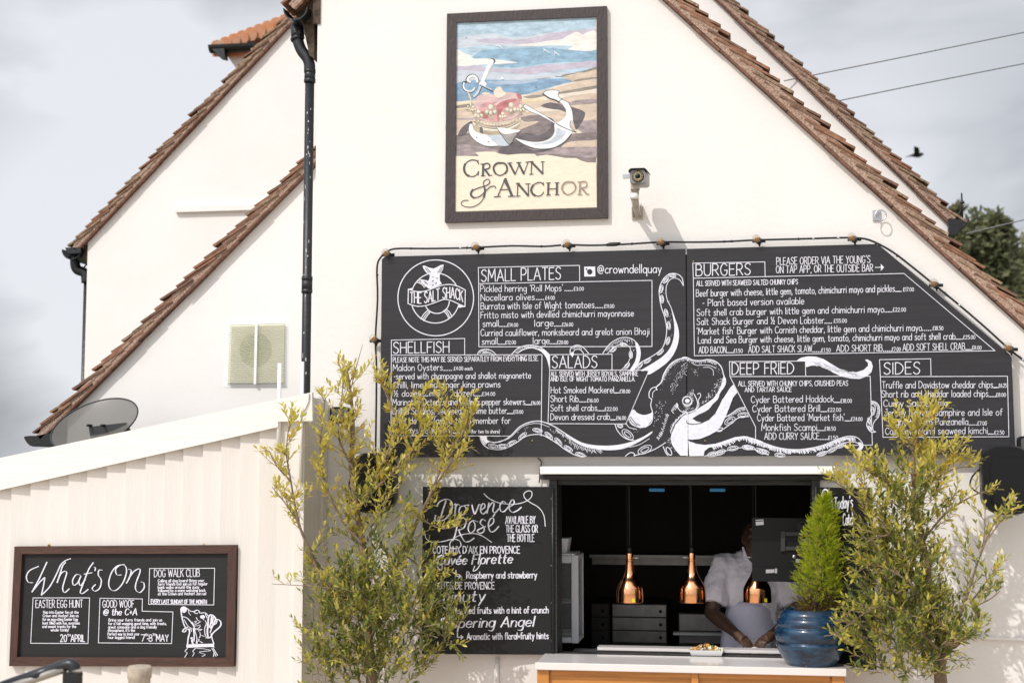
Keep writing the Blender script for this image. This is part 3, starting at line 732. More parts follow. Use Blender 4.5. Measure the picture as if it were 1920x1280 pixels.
# ---------------------------------------------------------------- framed boards
def frame4(outer, inner, Y, dep, mats, parent, name='frame'):
    """mitred picture frame, front at Y, dep metres deep; corners TL TR BR BL in photo pixels"""
    b = MB()
    for k in range(4):
        o0, o1, i1, i0 = outer[k], outer[(k+1) % 4], inner[(k+1) % 4], inner[k]
        q = [at(*o0, Y), at(*o1, Y), at(*i1, Y), at(*i0, Y)]
        c = sum((Vector(v) for v in q), Vector())/4
        q = [c+(v-c)*.9985 for v in q]
        b.prism(q, (0, dep, 0), k % 2)
    return b.build(name, mats, parent, bevel=.003)
EO = [(27, 1024), (443, 1021), (438, 1249), (17, 1248)]; EI = [(41, 1038), (427, 1037), (423, 1232.5), (31.5, 1231)]
YE = YS-.058
ev = thing('event_board', tuple(at(230, 1250, YE)), 'small chalkboard in a stained wood frame listing events on the shed wall', 'chalkboard')
frame4(EO, EI, YE, .034, [M['framewood'], M['framewood_v']], ev)
b = MB(); b.prism([at(x, y, YE+.022) for x, y in ((39, 1036), (429, 1035), (425, 1235), (29, 1233))], (0, .02, 0)); b.build('board', M['chalk_event'], ev)
plE = lambda x, y, o: at(x, y, YE+.022-o)
b = MB()
for px in (91, 382):
    b = MB(); q = at(px, 1021, YE+.02); b.ell((q.x, q.y, q.z), .008, .006, .009, 10); b.box((q.x-.004, q.y-.003, q.z-.012), (q.x+.004, q.y+.003, q.z)); b.build('hook', M['brass'], ev)
W5 = lambda pen, t, w=1.62: pen.curve(t, w, 0, .66, 8)
P = Pen(plE).zoom(0, 960, 4)
for t in ("245 526 212 522 198 482 222 436 290 404", "352 372 330 420 290 505 240 596", "240 596 300 520 334 488", "336 488 326 550 310 620",
          "310 620 370 560 420 470 455 395 490 362 530 346", "492 374 470 400 452 455 428 526", "430 526 455 462 488 440 500 455 484 510 470 568 484 600 520 572",
          "606 470 572 466 545 508 552 545 582 528 606 478", "606 478 592 520 606 548 640 500", "700 376 664 430 622 540 602 598 622 606 662 576", "630 462 690 452",
          "706 408 716 418 712 436", "766 432 742 434 738 470 760 508 748 566 712 590 692 568 716 540",
          "932 390 878 402 836 452 815 530 832 578 872 582 920 530 948 452 940 402 904 394 868 424 876 466 910 468",
          "962 424 984 436 970 490 948 530", "964 498 1000 446 1042 422 1050 446 1020 530 1018 578 1048 600 1080 566 1078 528 1056 520"):
    W5(P, t)
P.text("DOG WALK CLUB", 1157, 484, 1497, 480, 56, 1.75)
for k, (t, x1) in enumerate((("Calling all dog lovers! Bring your", 1530), ("furry friends and join us for regular", 1555), ("bank walks around the quay", 1492), ("followed by a warm welcome back", 1540), ("at the Crown and Anchor! Join us!", 1545))):
    P.text(t, 1185, 522+24.5*k, x1, 520+24.5*k, 21, 1.35)
P.text("EVERY LAST SUNDAY OF THE MONTH", 1133, 681, 1550, 685, 29, 1.9)
P.text("EASTER EGG HUNT", 268, 714, 620, 712, 57, 1.75)
for t, x0, x1, y in (("Hop into Easter fun at the", 325, 588, 757), ("Crown and Anchor! Join us", 322, 588, 783), ("for an egg-citing Easter Egg", 320, 582, 810), ("hunt filled with fun, surprises", 320, 598, 838), ("and sweet treats for the", 318, 570, 864), ("whole family!", 382, 515, 890)):
    P.text(t, x0, y, x1, y, 20, 1.35)
P.text("20", 453, 968, 500, 968, 52, 2.2); P.text("TH", 505, 928, 528, 928, 16, 1.3); P.text("APRIL", 532, 968, 636, 968, 52, 2.2)
P.text("GOOD WOOF", 770, 712, 1005, 711, 55, 1.75); P.text("@ the C+A", 774, 770, 1025, 768, 48, 2.2, slant=.15, cal=.4)
for t, x0, x1, y in (("Bring your furry friends and join us", 815, 1215, 815), ("for a tail wagging good time, with treats,", 812, 1248, 842), ("great company and a dog friendly", 812, 1175, 868), ("atmosphere, it's the", 810, 1012, 893), ("Perfect way to treat your", 808, 1045, 920), ("four legged friend!", 808, 1010, 946)):
    P.text(t, x0, y, x1, y, 20, 1.35)
for t, x0, x1, y, h in (("7", 1058, 1086, 965, 50), ("TH", 1088, 1110, 926, 16), ("-", 1102, 1118, 962, 40), ("8", 1116, 1142, 965, 50), ("TH", 1145, 1168, 924, 16), ("MAY", 1172, 1262, 965, 50)):
    P.text(t, x0, y, x1, y, h, 2.1 if h > 20 else 1.3)
for t in ("248 640 672 640 660 982 230 980 248 640", "750 643 1068 648 1066 740 1297 745 1287 982 738 977 750 643", "1122 420 1610 418 1603 693 1115 688 1122 420"): P.line(t, 1.25)
P.build('lettering', M['ink'], ev)
P = Pen(plE).zoom(330, 1120, 9.846)                   # dog with its nose up
P.fill("90 190 120 160 175 165 200 200 190 250 150 275 120 262 95 225")
for t, wd in (("90 200 100 300 110 350 130 440 170 540 240 590", 2.6), ("200 190 260 240 330 250 390 225 430 250 440 280 540 275 590 330", 2.2), ("330 255 360 285 400 285", 2.4),
          ("230 215 240 280 270 320", 1.4), ("120 345 200 370 270 440 330 520", 2.6), ("150 400 220 520 290 560", 1.6), ("300 450 330 520 345 600", 2.4), ("215 540 150 575 120 620 165 625 190 590", 2.4),
          ("240 570 250 640 225 740 215 850", 2.6), ("320 560 335 680 330 800", 2.6), ("345 600 385 740 370 845", 1.6), ("270 560 285 620", 1.8), ("265 740 300 770 290 800 320 850", 2.6), ("290 730 305 840", 3),
          ("340 435 380 430 345 470", 1.2), ("340 500 440 450", 1.4), ("350 520 450 500", 1.2), ("345 560 400 570 450 520", 1.4), ("350 585 480 580 410 610", 1.4), ("375 360 400 410 460 440", 1.6),
          ("440 630 450 690 430 740", 1.4), ("470 690 520 710", 1.8), ("440 800 490 830", 2), ("400 760 430 770 390 820 400 845", 1.4),
          ("540 420 560 480 530 560 540 690 580 730", 1.6), ("600 360 590 480 580 640 600 730 660 720", 3.2), ("600 350 640 315 690 330 730 390 700 470 640 560", 3.4), ("660 340 640 480 610 540", 3),
          ("690 350 670 470", 2.4), ("730 390 800 410 830 460 820 520 760 580 690 640 640 720", 2.6), ("760 410 740 470 690 500", 2), ("720 430 660 560 630 640", 2), ("650 660 670 760 700 850", 2.2), ("550 735 600 745", 2),
          ("450 340 480 370 520 410", 1.6), ("540 290 570 370", 1.6),
          ("215 930 165 985 205 1015 160 1100", 1.4), ("360 930 310 985 335 1020 305 1075", 1.4), ("640 975 430 1000 540 1045 480 1080", 1.4), ("380 930 520 940 640 965", 1.4), ("660 930 700 1000 690 1085", 1.6), ("690 930 730 1000 770 1060", 1.8), ("700 1000 740 1075", 2)):
    P.curve(t, wd*.8, 0, .35, 4)
P.disc(490, 350, 45, 36); P.fill("190 858 420 850 700 845 705 915 640 905 400 912 195 920", smooth=False)
P.build('dog_drawing', M['ink'], ev)

# ---------------------------------------------------------------- menu board
YB0 = -.09
mn = thing('menu_board', tuple(at(1300, 858, YB0)), 'very large grey chalkboard menu with a white octopus drawing above the hatch', 'menu board')
for pts, lab in (([(716, 486), (722, 481), (1285.4, 466.5), (1287, 855.5), (712, 857)], 'left menu panel'),
                 ([(1287.8, 466.5), (1640, 457.5), (1649, 460), (1893, 664), (1897, 672), (1904, 851), (1289.2, 855.5)], 'right menu panel with a sloping corner')):
    b = MB(); b.prism([at(*q, YB0) for q in pts], (0, .018, 0)); o = b.build('panel', M['chalk'], mn); o['label'] = lab
b = MB(); b.box((at(740, 500).x, -.07, at(900, 830).z), (at(1880, 500).x, -.001, at(900, 800).z)); b.box((at(740, 500).x, -.07, at(900, 520).z), (at(1560, 500).x, -.001, at(900, 492).z))
for px, y0 in ((735, 500), (1285, 480), (1560, 480), (1862, 690)): 
    q = at(px, y0); b.box((q.x-.03, -.068, at(px, 845).z), (q.x+.03, -.002, q.z))
b.build('batten', M['blackwood'], mn)
plM = lambda x, y, o: at(x, y, YB0-o)
Z1 = (700, 460, 3.2); Z2 = (1270, 460, 3.0)
def section(z, heads, lines, boxes, label, notes=()):
    P = Pen(plM).zoom(*z)
    for t, x0, y0, x1, y1, h in heads: P.text(t, x0, y0, x1, y1, h, 2.35)
    for t, x0, y0, x1, y1, h in notes: P.text(t, x0, y0, x1, y1, h, 1.7 if h > 32 else 1.5)
    for l in lines:
        t, x0, y0, x1, y1, h = l[:6]; P.text(t, x0, y0, x1, y1, h, 1.55)
        for j in range(6, len(l), 4):
            t2, a, c, y = l[j:j+4]
            if t2 == '.': 
                for q in range(5): P.line([(a+(c-a)*q/4-1, y), (a+(c-a)*q/4+2, y)], 1.8)
            else: P.text(t2, a, y, c, y, 21, 1.25)
    for bx in boxes: P.line(bx, 1.3)
    o = P.build('menu_section', M['ink'], mn); o['label'] = label
section(Z1, [("SMALL PLATES", 648, 218, 1125, 203, 72)], [
 ("Pickled herring 'Roll Mops'", 642, 279, 1137, 274, 39, '.', 1150, 1192, 272, "£3.00", 1202, 1262, 271),
 ("Nocellara olives", 645, 332, 967, 327, 38, '.', 978, 1020, 325, "£4.00", 1032, 1088, 325),
 ("Burrata with Isle of Wight tomatoes", 645, 384, 1325, 375, 40, '.', 1334, 1374, 374, "£11.00", 1385, 1445, 375),
 ("Fritto misto with devilled chimichurri mayonnaise", 645, 437, 1562, 425, 39),
 ("small", 657, 488, 752, 486, 38, '.', 758, 796, 486, "£14.00", 804, 868, 487), ("large", 967, 486, 1080, 484, 40, '.', 1086, 1124, 484, "£26.00", 1132, 1198, 485),
 ("Curried cauliflower, monksbeard and grelot onion Bhaji", 645, 543, 1655, 534, 39),
 ("small", 652, 595, 745, 592, 38, '.', 750, 786, 592, "£12.00", 792, 855, 592), ("large", 958, 592, 1056, 590, 40, '.', 1061, 1096, 590, "£20.00", 1102, 1168, 592)],
 ["632 228 630 133 1237 120 1238 212", "632 230 1672 210 1672 606 633 608 632 230"], 'small plates menu text in a chalk box')
section(Z1, [("SHELLFISH", 120, 647, 455, 642, 66)], [
 ("Maldon Oysters", 118, 752, 415, 749, 38, '.', 424, 468, 749, "£4.00 each", 483, 595, 748),
 ("-served with champagne and shallot mignonette", 122, 802, 945, 797, 37),
 ("Chilli, lime and ginger king prawns", 120, 855, 762, 850, 38),
 ("½ dozen", 124, 906, 284, 903, 36, '.', 290, 325, 902, "£19.50", 335, 400, 901), ("dozen", 484, 903, 603, 902, 36, '.', 608, 646, 902, "£34.00", 652, 730, 901),
 ("Marinated Octopus and Padron pepper skewers", 116, 958, 910, 955, 38, '.', 914, 942, 955, "£16.00", 947, 1001, 955),
 ("Grilled Scallops, seaweed and lime butter", 112, 1012, 800, 1008, 38, '.', 804, 834, 1008, "£13.00", 840, 898, 1008),
 ("Fruit de Mer (ask a team member for", 115, 1070, 822, 1068, 38), ("todays selection)", 140, 1126, 470, 1125, 36, '.', 480, 506, 1125, "£65.00 (for two to share)", 514, 758, 1125)],
 ["108 656 108 568 548 558 548 653", "108 658 1012 655 1007 1142", "108 658 106 1140 820 1143"], 'shellfish menu text half hidden by the olive tree',
 notes=[("PLEASE NOTE THIS MAY BE SERVED SEPARATLEY FROM EVERYTHING ELSE.", 118, 701, 990, 691, 29)])
section(Z1, [("SALADS", 1073, 735, 1343, 733, 72)], [
 ("Hot Smoked Mackerel", 1066, 886, 1443, 884, 38, '.', 1448, 1472, 884, "£18.00", 1478, 1540, 885),
 ("Short Rib", 1064, 938, 1230, 938, 38, '.', 1238, 1274, 938, "£16.00", 1282, 1350, 940),
 ("Soft shell crabs", 1064, 994, 1342, 991, 38, '.', 1348, 1382, 991, "£22.00", 1388, 1465, 991),
 ("Devon dressed crab", 1064, 1047, 1418, 1044, 38, '.', 1424, 1450, 1045, "£16.00", 1458, 1515, 1045)],
 ["1058 748 1058 655 1432 652 1432 745", "1058 748 1655 747 1515 1070 1048 1068 1058 748"], 'salads menu text in a slanting chalk box',
 notes=[("ALL SERVED WITH JERSEY ROYALS, SAMPHIRE", 1065, 784, 1588, 782, 28), ("AND ISLE OF WIGHT TOMATO PANZANELLA.", 1064, 814, 1570, 814, 26)])
section(Z2, [("BURGERS", 105, 172, 412, 165, 66)], [
 ("Beef burger with cheese, little gem, tomato, chimichurri mayo and pickles", 106, 288, 1222, 260, 38, '.', 1228, 1257, 259, "£17.00", 1270, 1330, 258),
 ("- Plant based version available", 142, 341, 712, 330, 38),
 ("Soft shell crab burger with little gem and chimichurri mayo", 110, 396, 1162, 376, 38, '.', 1168, 1204, 374, "£22.00", 1212, 1285, 372),
 ("Salt Shack Burger and ½ Devon Lobster", 110, 447, 825, 438, 38, '.', 830, 866, 437, "£55.00", 880, 953, 434),
 ("'Market fish' Burger with Cornish cheddar, little gem and chimichurri mayo", 110, 501, 1375, 480, 38, '.', 1380, 1425, 478, "£18.50", 1436, 1495, 476),
 ("Land and Sea Burger with cheese, little gem, tomato, chimichurri mayo and soft shell crab", 117, 551, 1563, 528, 37, '.', 1568, 1602, 527, "£25.00", 1608, 1675, 526),
 ("ADD BACON", 121, 606, 275, 604, 36, '.', 280, 312, 603, "£1.50", 317, 367, 603), ("ADD SALT SHACK SLAW", 400, 603, 757, 598, 37, '.', 762, 803, 598, "£1.50", 810, 862, 599),
 ("ADD SHORT RIB", 895, 598, 1153, 594, 37, '.', 1160, 1202, 594, "£7.00", 1207, 1255, 594), ("ADD SOFT SHELL CRAB", 1268, 592, 1617, 586, 38, '.', 1622, 1652, 586, "£8.00", 1658, 1710, 585)],
 ["90 185 87 100 492 93 494 178", "90 185 1275 158 1787 592 96 620 90 185", "1113 124 1150 123"], 'burgers menu text in a box with one sloping side',
 notes=[("ALL SERVED WITH SEAWEED SALTED CHUNKY CHIPS", 108, 228, 678, 218, 28), ("PLEASE ORDER VIA THE YOUNG'S", 558, 109, 1085, 98, 40), ("ON TAP APP, OR THE OUTSIDE BAR", 556, 156, 1100, 146, 40)])
section(Z2, [("DEEP FRIED", 308, 725, 655, 722, 66)], [
 ("Cyder Battered Haddock", 415, 884, 880, 880, 38, '.', 884, 912, 882, "£18.00", 918, 981, 884), ("Cyder Battered Brill", 423, 936, 802, 933, 38, '.', 808, 838, 934, "£22.00", 846, 920, 934),
 ("Cyder Battered 'Market fish'", 450, 987, 940, 985, 38, '.', 944, 972, 986, "£24.00", 977, 1041, 986), ("Monkfish Scampi", 474, 1041, 785, 1040, 38, '.', 790, 822, 1040, "£18.50", 828, 890, 1040),
 ("ADD CURRY SAUCE", 490, 1091, 798, 1090, 38, '.', 804, 842, 1090, "£1.50", 848, 903, 1091)],
 ["296 737 293 653 720 650 722 732", "296 737 1085 735 1097 1122 840 1124", "296 737 440 1020 440 1088"], 'deep fried menu text in a cut-cornered chalk box',
 notes=[("ALL SERVED WITH CHUNKY CHIPS, CRUSHED PEAS", 343, 791, 960, 788, 28), ("AND TARTAR SAUCE", 380, 824, 642, 822, 26)])
section(Z2, [("SIDES", 1162, 724, 1365, 722, 66)], [
 ("Truffle and Davidstow cheddar chips", 1152, 803, 1775, 800, 38, '.', 1780, 1803, 799, "£6.25", 1808, 1852, 798), ("Short rib and cheddar loaded chips", 1150, 854, 1748, 850, 38, '.', 1753, 1788, 850, "£8.00", 1793, 1847, 850),
 ("Curry Sauce", 1160, 906, 1415, 903, 38, '.', 1420, 1458, 902, "£1.50", 1465, 1515, 900), ("Jersey Royals, samphire and Isle of", 1165, 958, 1828, 955, 38),
 ("Wight tomato Panzanella", 1187, 1011, 1635, 1008, 38, '.', 1642, 1682, 1009, "£7.00", 1688, 1740, 1010), ("Cauliflower and seaweed kimchi", 1170, 1063, 1745, 1058, 38, '.', 1750, 1778, 1060, "£2.50", 1783, 1838, 1062)],
 ["1142 737 1137 642 1425 637 1427 732", "1142 738 1857 735 1865 1075 1157 1078 1142 738"], 'sides menu text in the lower right chalk box')
P = Pen(plM).zoom(*Z2); P.fill("1144 104 1163 123 1145 144", smooth=False)
P.build('arrow', M['ink'], mn); P = Pen(plM).zoom(*Z1); P.text("@crowndellquay", 1346, 168, 1728, 164, 50, 2.1); P.build('social_tag', M['ink'], mn); P = Pen(plM).zoom(*Z1)
P.fill("1265 128 1331 127 1332 186 1266 187", smooth=False, off=.0022)
P.disc(1298, 158, 16, 16, 1, off=.0042); P.disc(1279, 142, 5, 5, 1, off=.0042)
P.build('camera_symbol', [M['ink'], M['chalk']], mn)

# round logo: lifebuoy, fish tail and ribbon
P = Pen(plM).zoom(720, 470, 7.111); P.ws = .85; S = 1
P.ring(690, 628, 505, 505, 2.2, n=64); P.ring(683, 630, 326, 334, 2.2, n=48); P.ring(706, 668, 166, 168, 2.2, n=32)
for t in ("490 910 535 840 590 790", "512 922 560 850 610 805", "530 935 580 860 622 815", "810 790 850 830 880 900", "790 800 835 845 865 905", "825 775 875 820 905 880", "440 420 500 445 540 490", "455 400 520 440 560 478", "470 380 530 420"): P.curve(t, 1.9)
P.fill("325 512 440 545 560 535 680 490 800 455 900 452 1000 480 1085 525 1080 745 1000 712 900 667 800 650 680 692 560 730 440 740 320 705", 1, False, off=.0054)
o9 = S and P.off
P.k = 0
def over(t, w=2.0, closed=False):
    p = [P.P(q) for q in pairs(t)]; P.stroke_px(cat_rom(p, 6), w, 0, off=.0060+.0002*(P.k % 6)); P.k += 1
over("325 512 440 545 560 535 680 490 800 455 900 452 1000 480 1085 525"); over("320 705 440 740 560 730 680 692 800 650 900 667 1000 712 1080 745"); over("325 512 320 705"); over("1085 525 1080 745")
P.fill("325 512 370 496 385 520 360 530", smooth=False, off=.0058); P.fill("1000 712 1080 748 1000 762 985 735", smooth=False, off=.0058)
P.fill("515 200 545 200 600 225 660 238 700 222 760 190 797 185 785 250 742 330 746 400 772 440 700 476 600 510 560 475 510 430 480 380 540 388 590 402 606 370 610 325 560 290 522 232", smooth=False, off=.0050)
bl = [(345, 695), (500, 700), (640, 680), (760, 640), (880, 628), (960, 640), (1060, 685)]
def lerp(x):
    for (a, ya), (c, yc) in zip(bl, bl[1:]):
        if x <= c: return ya+(yc-ya)*(x-a)/(c-a)
    return bl[-1][1]
k0 = P.off; P.off = lambda: .0062+.0002*(R_.randrange(8))
P.text("THE SALT SHACK", 350, 0, 1050, 0, 142, 3.0, base=lerp)
P.off = lambda: .0054+.0002*(R_.randrange(4))
for t in ("545 225 580 270 600 290", "570 230 600 265 620 285", "755 220 735 270 715 290", "780 215 760 265 740 290", "640 395 648 412 660 395", "680 425 690 442 702 425", "640 448 650 466 662 448", "695 365 705 372 715 358", "640 350 650 356 660 348", "530 405 560 440", "550 410 585 450"): P.curve(t, 1.2, 1)
P.build('round_logo', [M['ink'], M['chalk']], mn)

# octopus
P = Pen(plM); P.ws = .84; rr = random.Random(21)
def zz(o): P.zoom(*o)
def dots(poly, n, s=(1.6, 3.2), seed=0):
    r3 = random.Random(seed); p = pairs(poly); xs_ = [q[0] for q in p]; ys_ = [q[1] for q in p]; c = 0; tr = 0
    while c < n and tr < n*30:
        tr += 1; x, y = r3.uniform(min(xs_), max(xs_)), r3.uniform(min(ys_), max(ys_)); ins = False; j = len(p)-1
        for i in range(len(p)):
            if (p[i][1] > y) != (p[j][1] > y) and x < (p[j][0]-p[i][0])*(y-p[i][1])/(p[j][1]-p[i][1])+p[i][0]: ins = not ins
            j = i
        if ins:
            a = r3.uniform(.3, .9); rad_ = r3.uniform(*s)*P.zs/3.2
            P.disc(x, y, rad_, rad_*.6, 0, n=6, rot=a); c += 1
def sucker(x, y, a, l=24, wd=11):
    P.ring(x, y, l, wd, 1.5, 0, rad(a), n=14); P.ring(x, y, l*.62, wd*.5, 1.5, 0, rad(a), n=10)
def hatchline(t, L_, ang, step=7, w=1.0, jit=.5):
    p = cat_rom(pairs(t), 12); acc = 0
    for (x0, y0), (x1, y1) in zip(p, p[1:]):
        acc += math.hypot(x1-x0, y1-y0)
        if acc > step:
            acc = 0; l2 = L_*rr.uniform(.5, 1.1); a = math.atan2(y1-y0, x1-x0)+rad(ang+rr.uniform(-12, 12))
            P.line([(x0, y0), (x0+l2*math.cos(a), y0+l2*math.sin(a))], w)
zz(Z1)
# tall arm at the right of the left panel
P.curve("1860 240 1852 195 1822 172 1785 170 1745 195 1718 250 1716 300 1728 370 1748 430 1760 500 1752 570 1730 620 1680 660 1600 705 1560 745", 1.8)
P.curve("1860 242 1838 207 1802 196 1772 215 1756 260 1762 320 1785 370 1806 430", 1.5)
P.fill("1786 372 1808 432 1828 490 1834 550 1817 622 1777 687 1717 737 1652 775 1645 752 1606 750 1680 704 1738 664 1778 618 1800 560 1806 500 1800 440", 0)
for x, y, a in ((1792, 180, 10), (1755, 208, -50), (1728, 262, -78), (1732, 322, 85), (1757, 405, 75), (1772, 480, 85), (1768, 572, -75), (1722, 640, -42), (1645, 692, -32), (1598, 722, -45)): sucker(x, y, a, 24, 10)
dots("1740 280 1770 300 1790 420 1800 540 1760 600 1785 500", 26, (1.2, 2.4), 1)
# arm curling above SALADS
P.curve("1378 645 1420 590 1480 556 1540 556 1585 590 1602 640 1592 700 1560 748", 1.8)
P.fill("1575 578 1602 630 1598 690 1565 748 1540 748 1570 695 1580 645 1574 605", 0)
P.curve("1405 648 1440 612 1490 592 1535 606 1545 650 1530 700 1490 745", 1.5)
for x, y, a in ((1502, 595, 15), (1545, 655, 85), (1522, 722, -50), (1440, 625, -40)): sucker(x, y, a, 22, 10)
dots("1500 565 1570 585 1580 650 1560 640 1545 600", 22, (1.2, 2.4), 2); hatchline("1390 632 1430 590 1490 562 1550 565", 22, 60, 8)
# small loops
P.curve("625 652 640 630 680 622 715 635 735 655", 1.7); P.fill("648 650 670 636 700 640 722 655 690 648", 2, off=.003); hatchline("630 648 650 628 690 624", 16, 60, 7)
P.curve("830 652 870 615 930 598 990 605 1030 630 1056 655", 1.8); P.fill("860 650 910 624 960 618 1010 640 1040 680 1056 735 1056 660 1030 632 990 618 940 612 890 625", 0); hatchline("840 645 880 610 940 600 1000 610 1050 650", 18, 62, 7)
P.curve("1195 668 1180 640 1192 610 1225 598 1260 612 1292 648", 1.8); P.curve("1200 655 1205 630 1230 622 1250 632 1262 650", 1.6); P.fill("1184 640 1194 668 1204 655 1198 640", 0, False); hatchline("1190 622 1215 602 1255 612", 15, 62, 6)
# long lower left arm
zz((880, 760, 5.333))
P.curve("105 308 125 370 190 425 290 440 380 420 470 370 560 310 640 290 720 292 800 330 880 380 960 440 1070 498 1170 505", 1.8)
P.curve("170 310 180 350 250 368 330 350 410 305 500 215 590 170 680 155 760 170 860 215 960 280 1040 330", 2.2)
P.fill("105 308 168 310 178 345 200 365 180 372 160 395 130 365", 0)
P.curve("200 362 260 372 345 350 420 310 510 225 600 185 700 180 800 215", 1.2)
for x, y, a in ((238, 405, 12), (330, 405, -6), (425, 375, -25), (532, 303, -40), (682, 248, 12), (795, 300, 42), (890, 360, 48), (990, 430, 32), (1110, 490, 18)): sucker(x, y, a, 50, 19)
P.fill("960 290 1040 325 1130 370 1250 395 1380 400 1500 390 1620 360 1740 310 1825 258 1815 285 1700 360 1560 425 1430 445 1300 440 1180 420 1080 380 1000 325", 0)
hatchline("990 330 1080 390 1200 430 1320 445", 60, 40, 14); hatchline("860 230 960 295 1010 330", 40, 40, 9)
dots("1040 370 1140 430 1300 460 1240 470 1080 430", 24, (1.4, 3), 5); dots("760 210 850 250 890 280 830 270", 10, (1.4, 3), 6); dots("540 240 590 200 600 220 560 250", 8, (1.4, 3), 7); dots("480 270 500 240 500 270", 5, (1.4, 3), 8)
sucker(1755, 440, -25, 74, 36); P.curve("1560 505 1610 470 1650 480 1650 505", 1.8)
P.curve("1600 415 1700 390 1800 330", 1.2)
# right of SALADS: cup-shaped arm and stub
zz((1150, 630, 5.567))
P.fill("208 765 250 800 320 822 395 800 408 770 410 830 385 900 330 948 270 955 215 930 165 870 160 835", 0)
P.curve("130 905 165 950 240 970", 1.4); hatchline("150 850 170 910 230 945", 60, -35, 14, 1.4)
for t in ("165 850 200 905 250 935", "180 840 225 900 280 930", "155 880 180 920 215 942"): P.curve(t, 1.5, 1)
P.curve("18 920 40 980 90 1040 150 1075 215 1085", 1.8); sucker(70, 935, 20, 30, 20); sucker(150, 1025, 40, 72, 36)
dots("200 960 290 960 290 1010 220 1010", 9, (1.4, 2.6), 9)
# head outline
P.curve("455 560 450 530 500 480 530 390 590 300 670 245 770 225", 2.6); P.curve("450 528 400 545 374 590 376 640 400 660 390 720 408 790 410 850 390 910 330 950", 1.9); P.curve("440 560 412 590 410 640", 1.3)
hatchline("505 470 540 380 600 295 690 245 770 232", 26, 70, 8, .9)
dots("590 520 660 400 720 300 770 260 775 330 720 430 650 560 610 630", 80, (1.8, 3.4), 10); dots("440 720 480 670 560 680 540 740 480 870 420 960", 42, (1.5, 3.2), 11); dots("500 460 620 300 740 250 600 430 480 620", 60, (.8, 1.5), 12)
P.curve("660 700 690 770 760 800 835 775", 1.7); P.ring(772, 680, 48, 50, 1.8); P.disc(772, 674, 25, 22); dots("730 730 835 650 840 760 760 780", 40, (1.6, 3), 13); dots("765 610 835 530 840 640 800 640", 24, (1.8, 3), 14)
hatchline("580 820 550 900 520 1000 470 1090", 34, 100, 9, 1.3); hatchline("600 780 640 720 670 700", 40, 100, 9, 1.3)
P.fill("778 800 720 840 650 920 610 1010 596 1070 612 1130 650 1190 700 1245 778 1247", 0, False)
hatchline("760 800 690 855 630 930 600 1020", 34, 150, 8, 1.1)
P.fill("770 1075 835 1080 835 1108 800 1100", 1, False, off=.0052); P.curve("765 880 775 910 835 918", 1.6, 1)
P.curve("545 1110 440 1175 340 1215 215 1245", 1.8); P.curve("520 1150 545 1210 570 1245", 1.8); P.ring(580, 1200, 46, 22, 1.8, 0, rad(60)); dots("550 1090 600 1040 600 1130 680 1240 600 1180", 24, (1.6, 3), 15)
# right half on the second panel
zz((1280, 650, 6.095))
P.curve("0 122 50 122 110 150 200 158 300 146 380 170 440 230 468 320 490 380 480 440 420 530 400 590 340 650 300 700 240 745 180 770 120 812", 2.2); hatchline("60 125 120 152 200 160 300 148 400 185", 34, 100, 9, 1.1)
P.fill("468 330 492 385 480 445 425 530 402 592 340 655 300 712 240 748 185 772 118 812 160 850 230 868 300 832 370 760 420 660 452 600 470 580 540 470 580 430 625 520 575 580 530 700 490 800 440 900 385 965 300 1010 200 1050 90 1062 64 1062 62 770 130 740 200 690 280 640 350 590 400 520 440 440 462 360", 0, False)
P.fill("470 588 500 540 545 475 580 432 622 520 575 580 528 700 488 805 440 900 400 945 330 960 380 860 420 760 445 660", 2, False, off=.0034)
P.fill("108 818 140 800 185 770 245 745 300 712 345 655 400 600 470 470 560 440 470 560 425 660 372 762 300 834 230 866 160 850", 1, False, off=.0050)
P.fill("64 1066 150 1105 250 1120 380 1105 500 1065 600 1030 700 1018 800 1040 914 1080 914 1100 800 1062 690 1045 600 1062 500 1110 390 1135 300 1150 250 1190 240 1245 76 1248", 0, False)
P.curve("60 870 110 885 220 870", 1.7, 1); P.line("66 800 66 1060", 1.0, 1)
P.ring(50, 615, 52, 50, 1.8); P.disc(52, 618, 22, 22); P.curve("8 730 70 750 140 720 170 660 160 600 130 540", 1.8); P.curve("170 540 195 530 205 560 180 610 185 670 150 720", 1.7)
dots("200 660 300 520 400 380 462 330 470 400 380 540 260 640", 90, (1.8, 3.6), 16); dots("20 670 60 520 110 470 140 540 110 660 30 740", 60, (1.6, 3.2), 17); dots("60 260 190 230 180 340 110 320", 14, (1.6, 3), 18); dots("0 180 45 200 45 350 0 320", 22, (1.6, 3), 19); dots("380 200 460 300 440 320 340 260", 26, (.8, 1.8), 20)
P.curve("100 180 160 210 240 208 320 216 380 245", 1.3); P.curve("235 235 300 235 345 265 352 325", 1.2)
P.curve("492 800 560 760 640 705 720 690", 1.8); P.curve("395 965 470 935 560 870 640 810 755 795", 1.8); sucker(540, 845, -30, 66, 36); sucker(690, 778, -6, 60, 28); P.ring(430, 945, 30, 18, 1.8, 0, rad(-30)); hatchline("510 790 580 750 650 712 715 698", 30, 70, 8, 1.1)
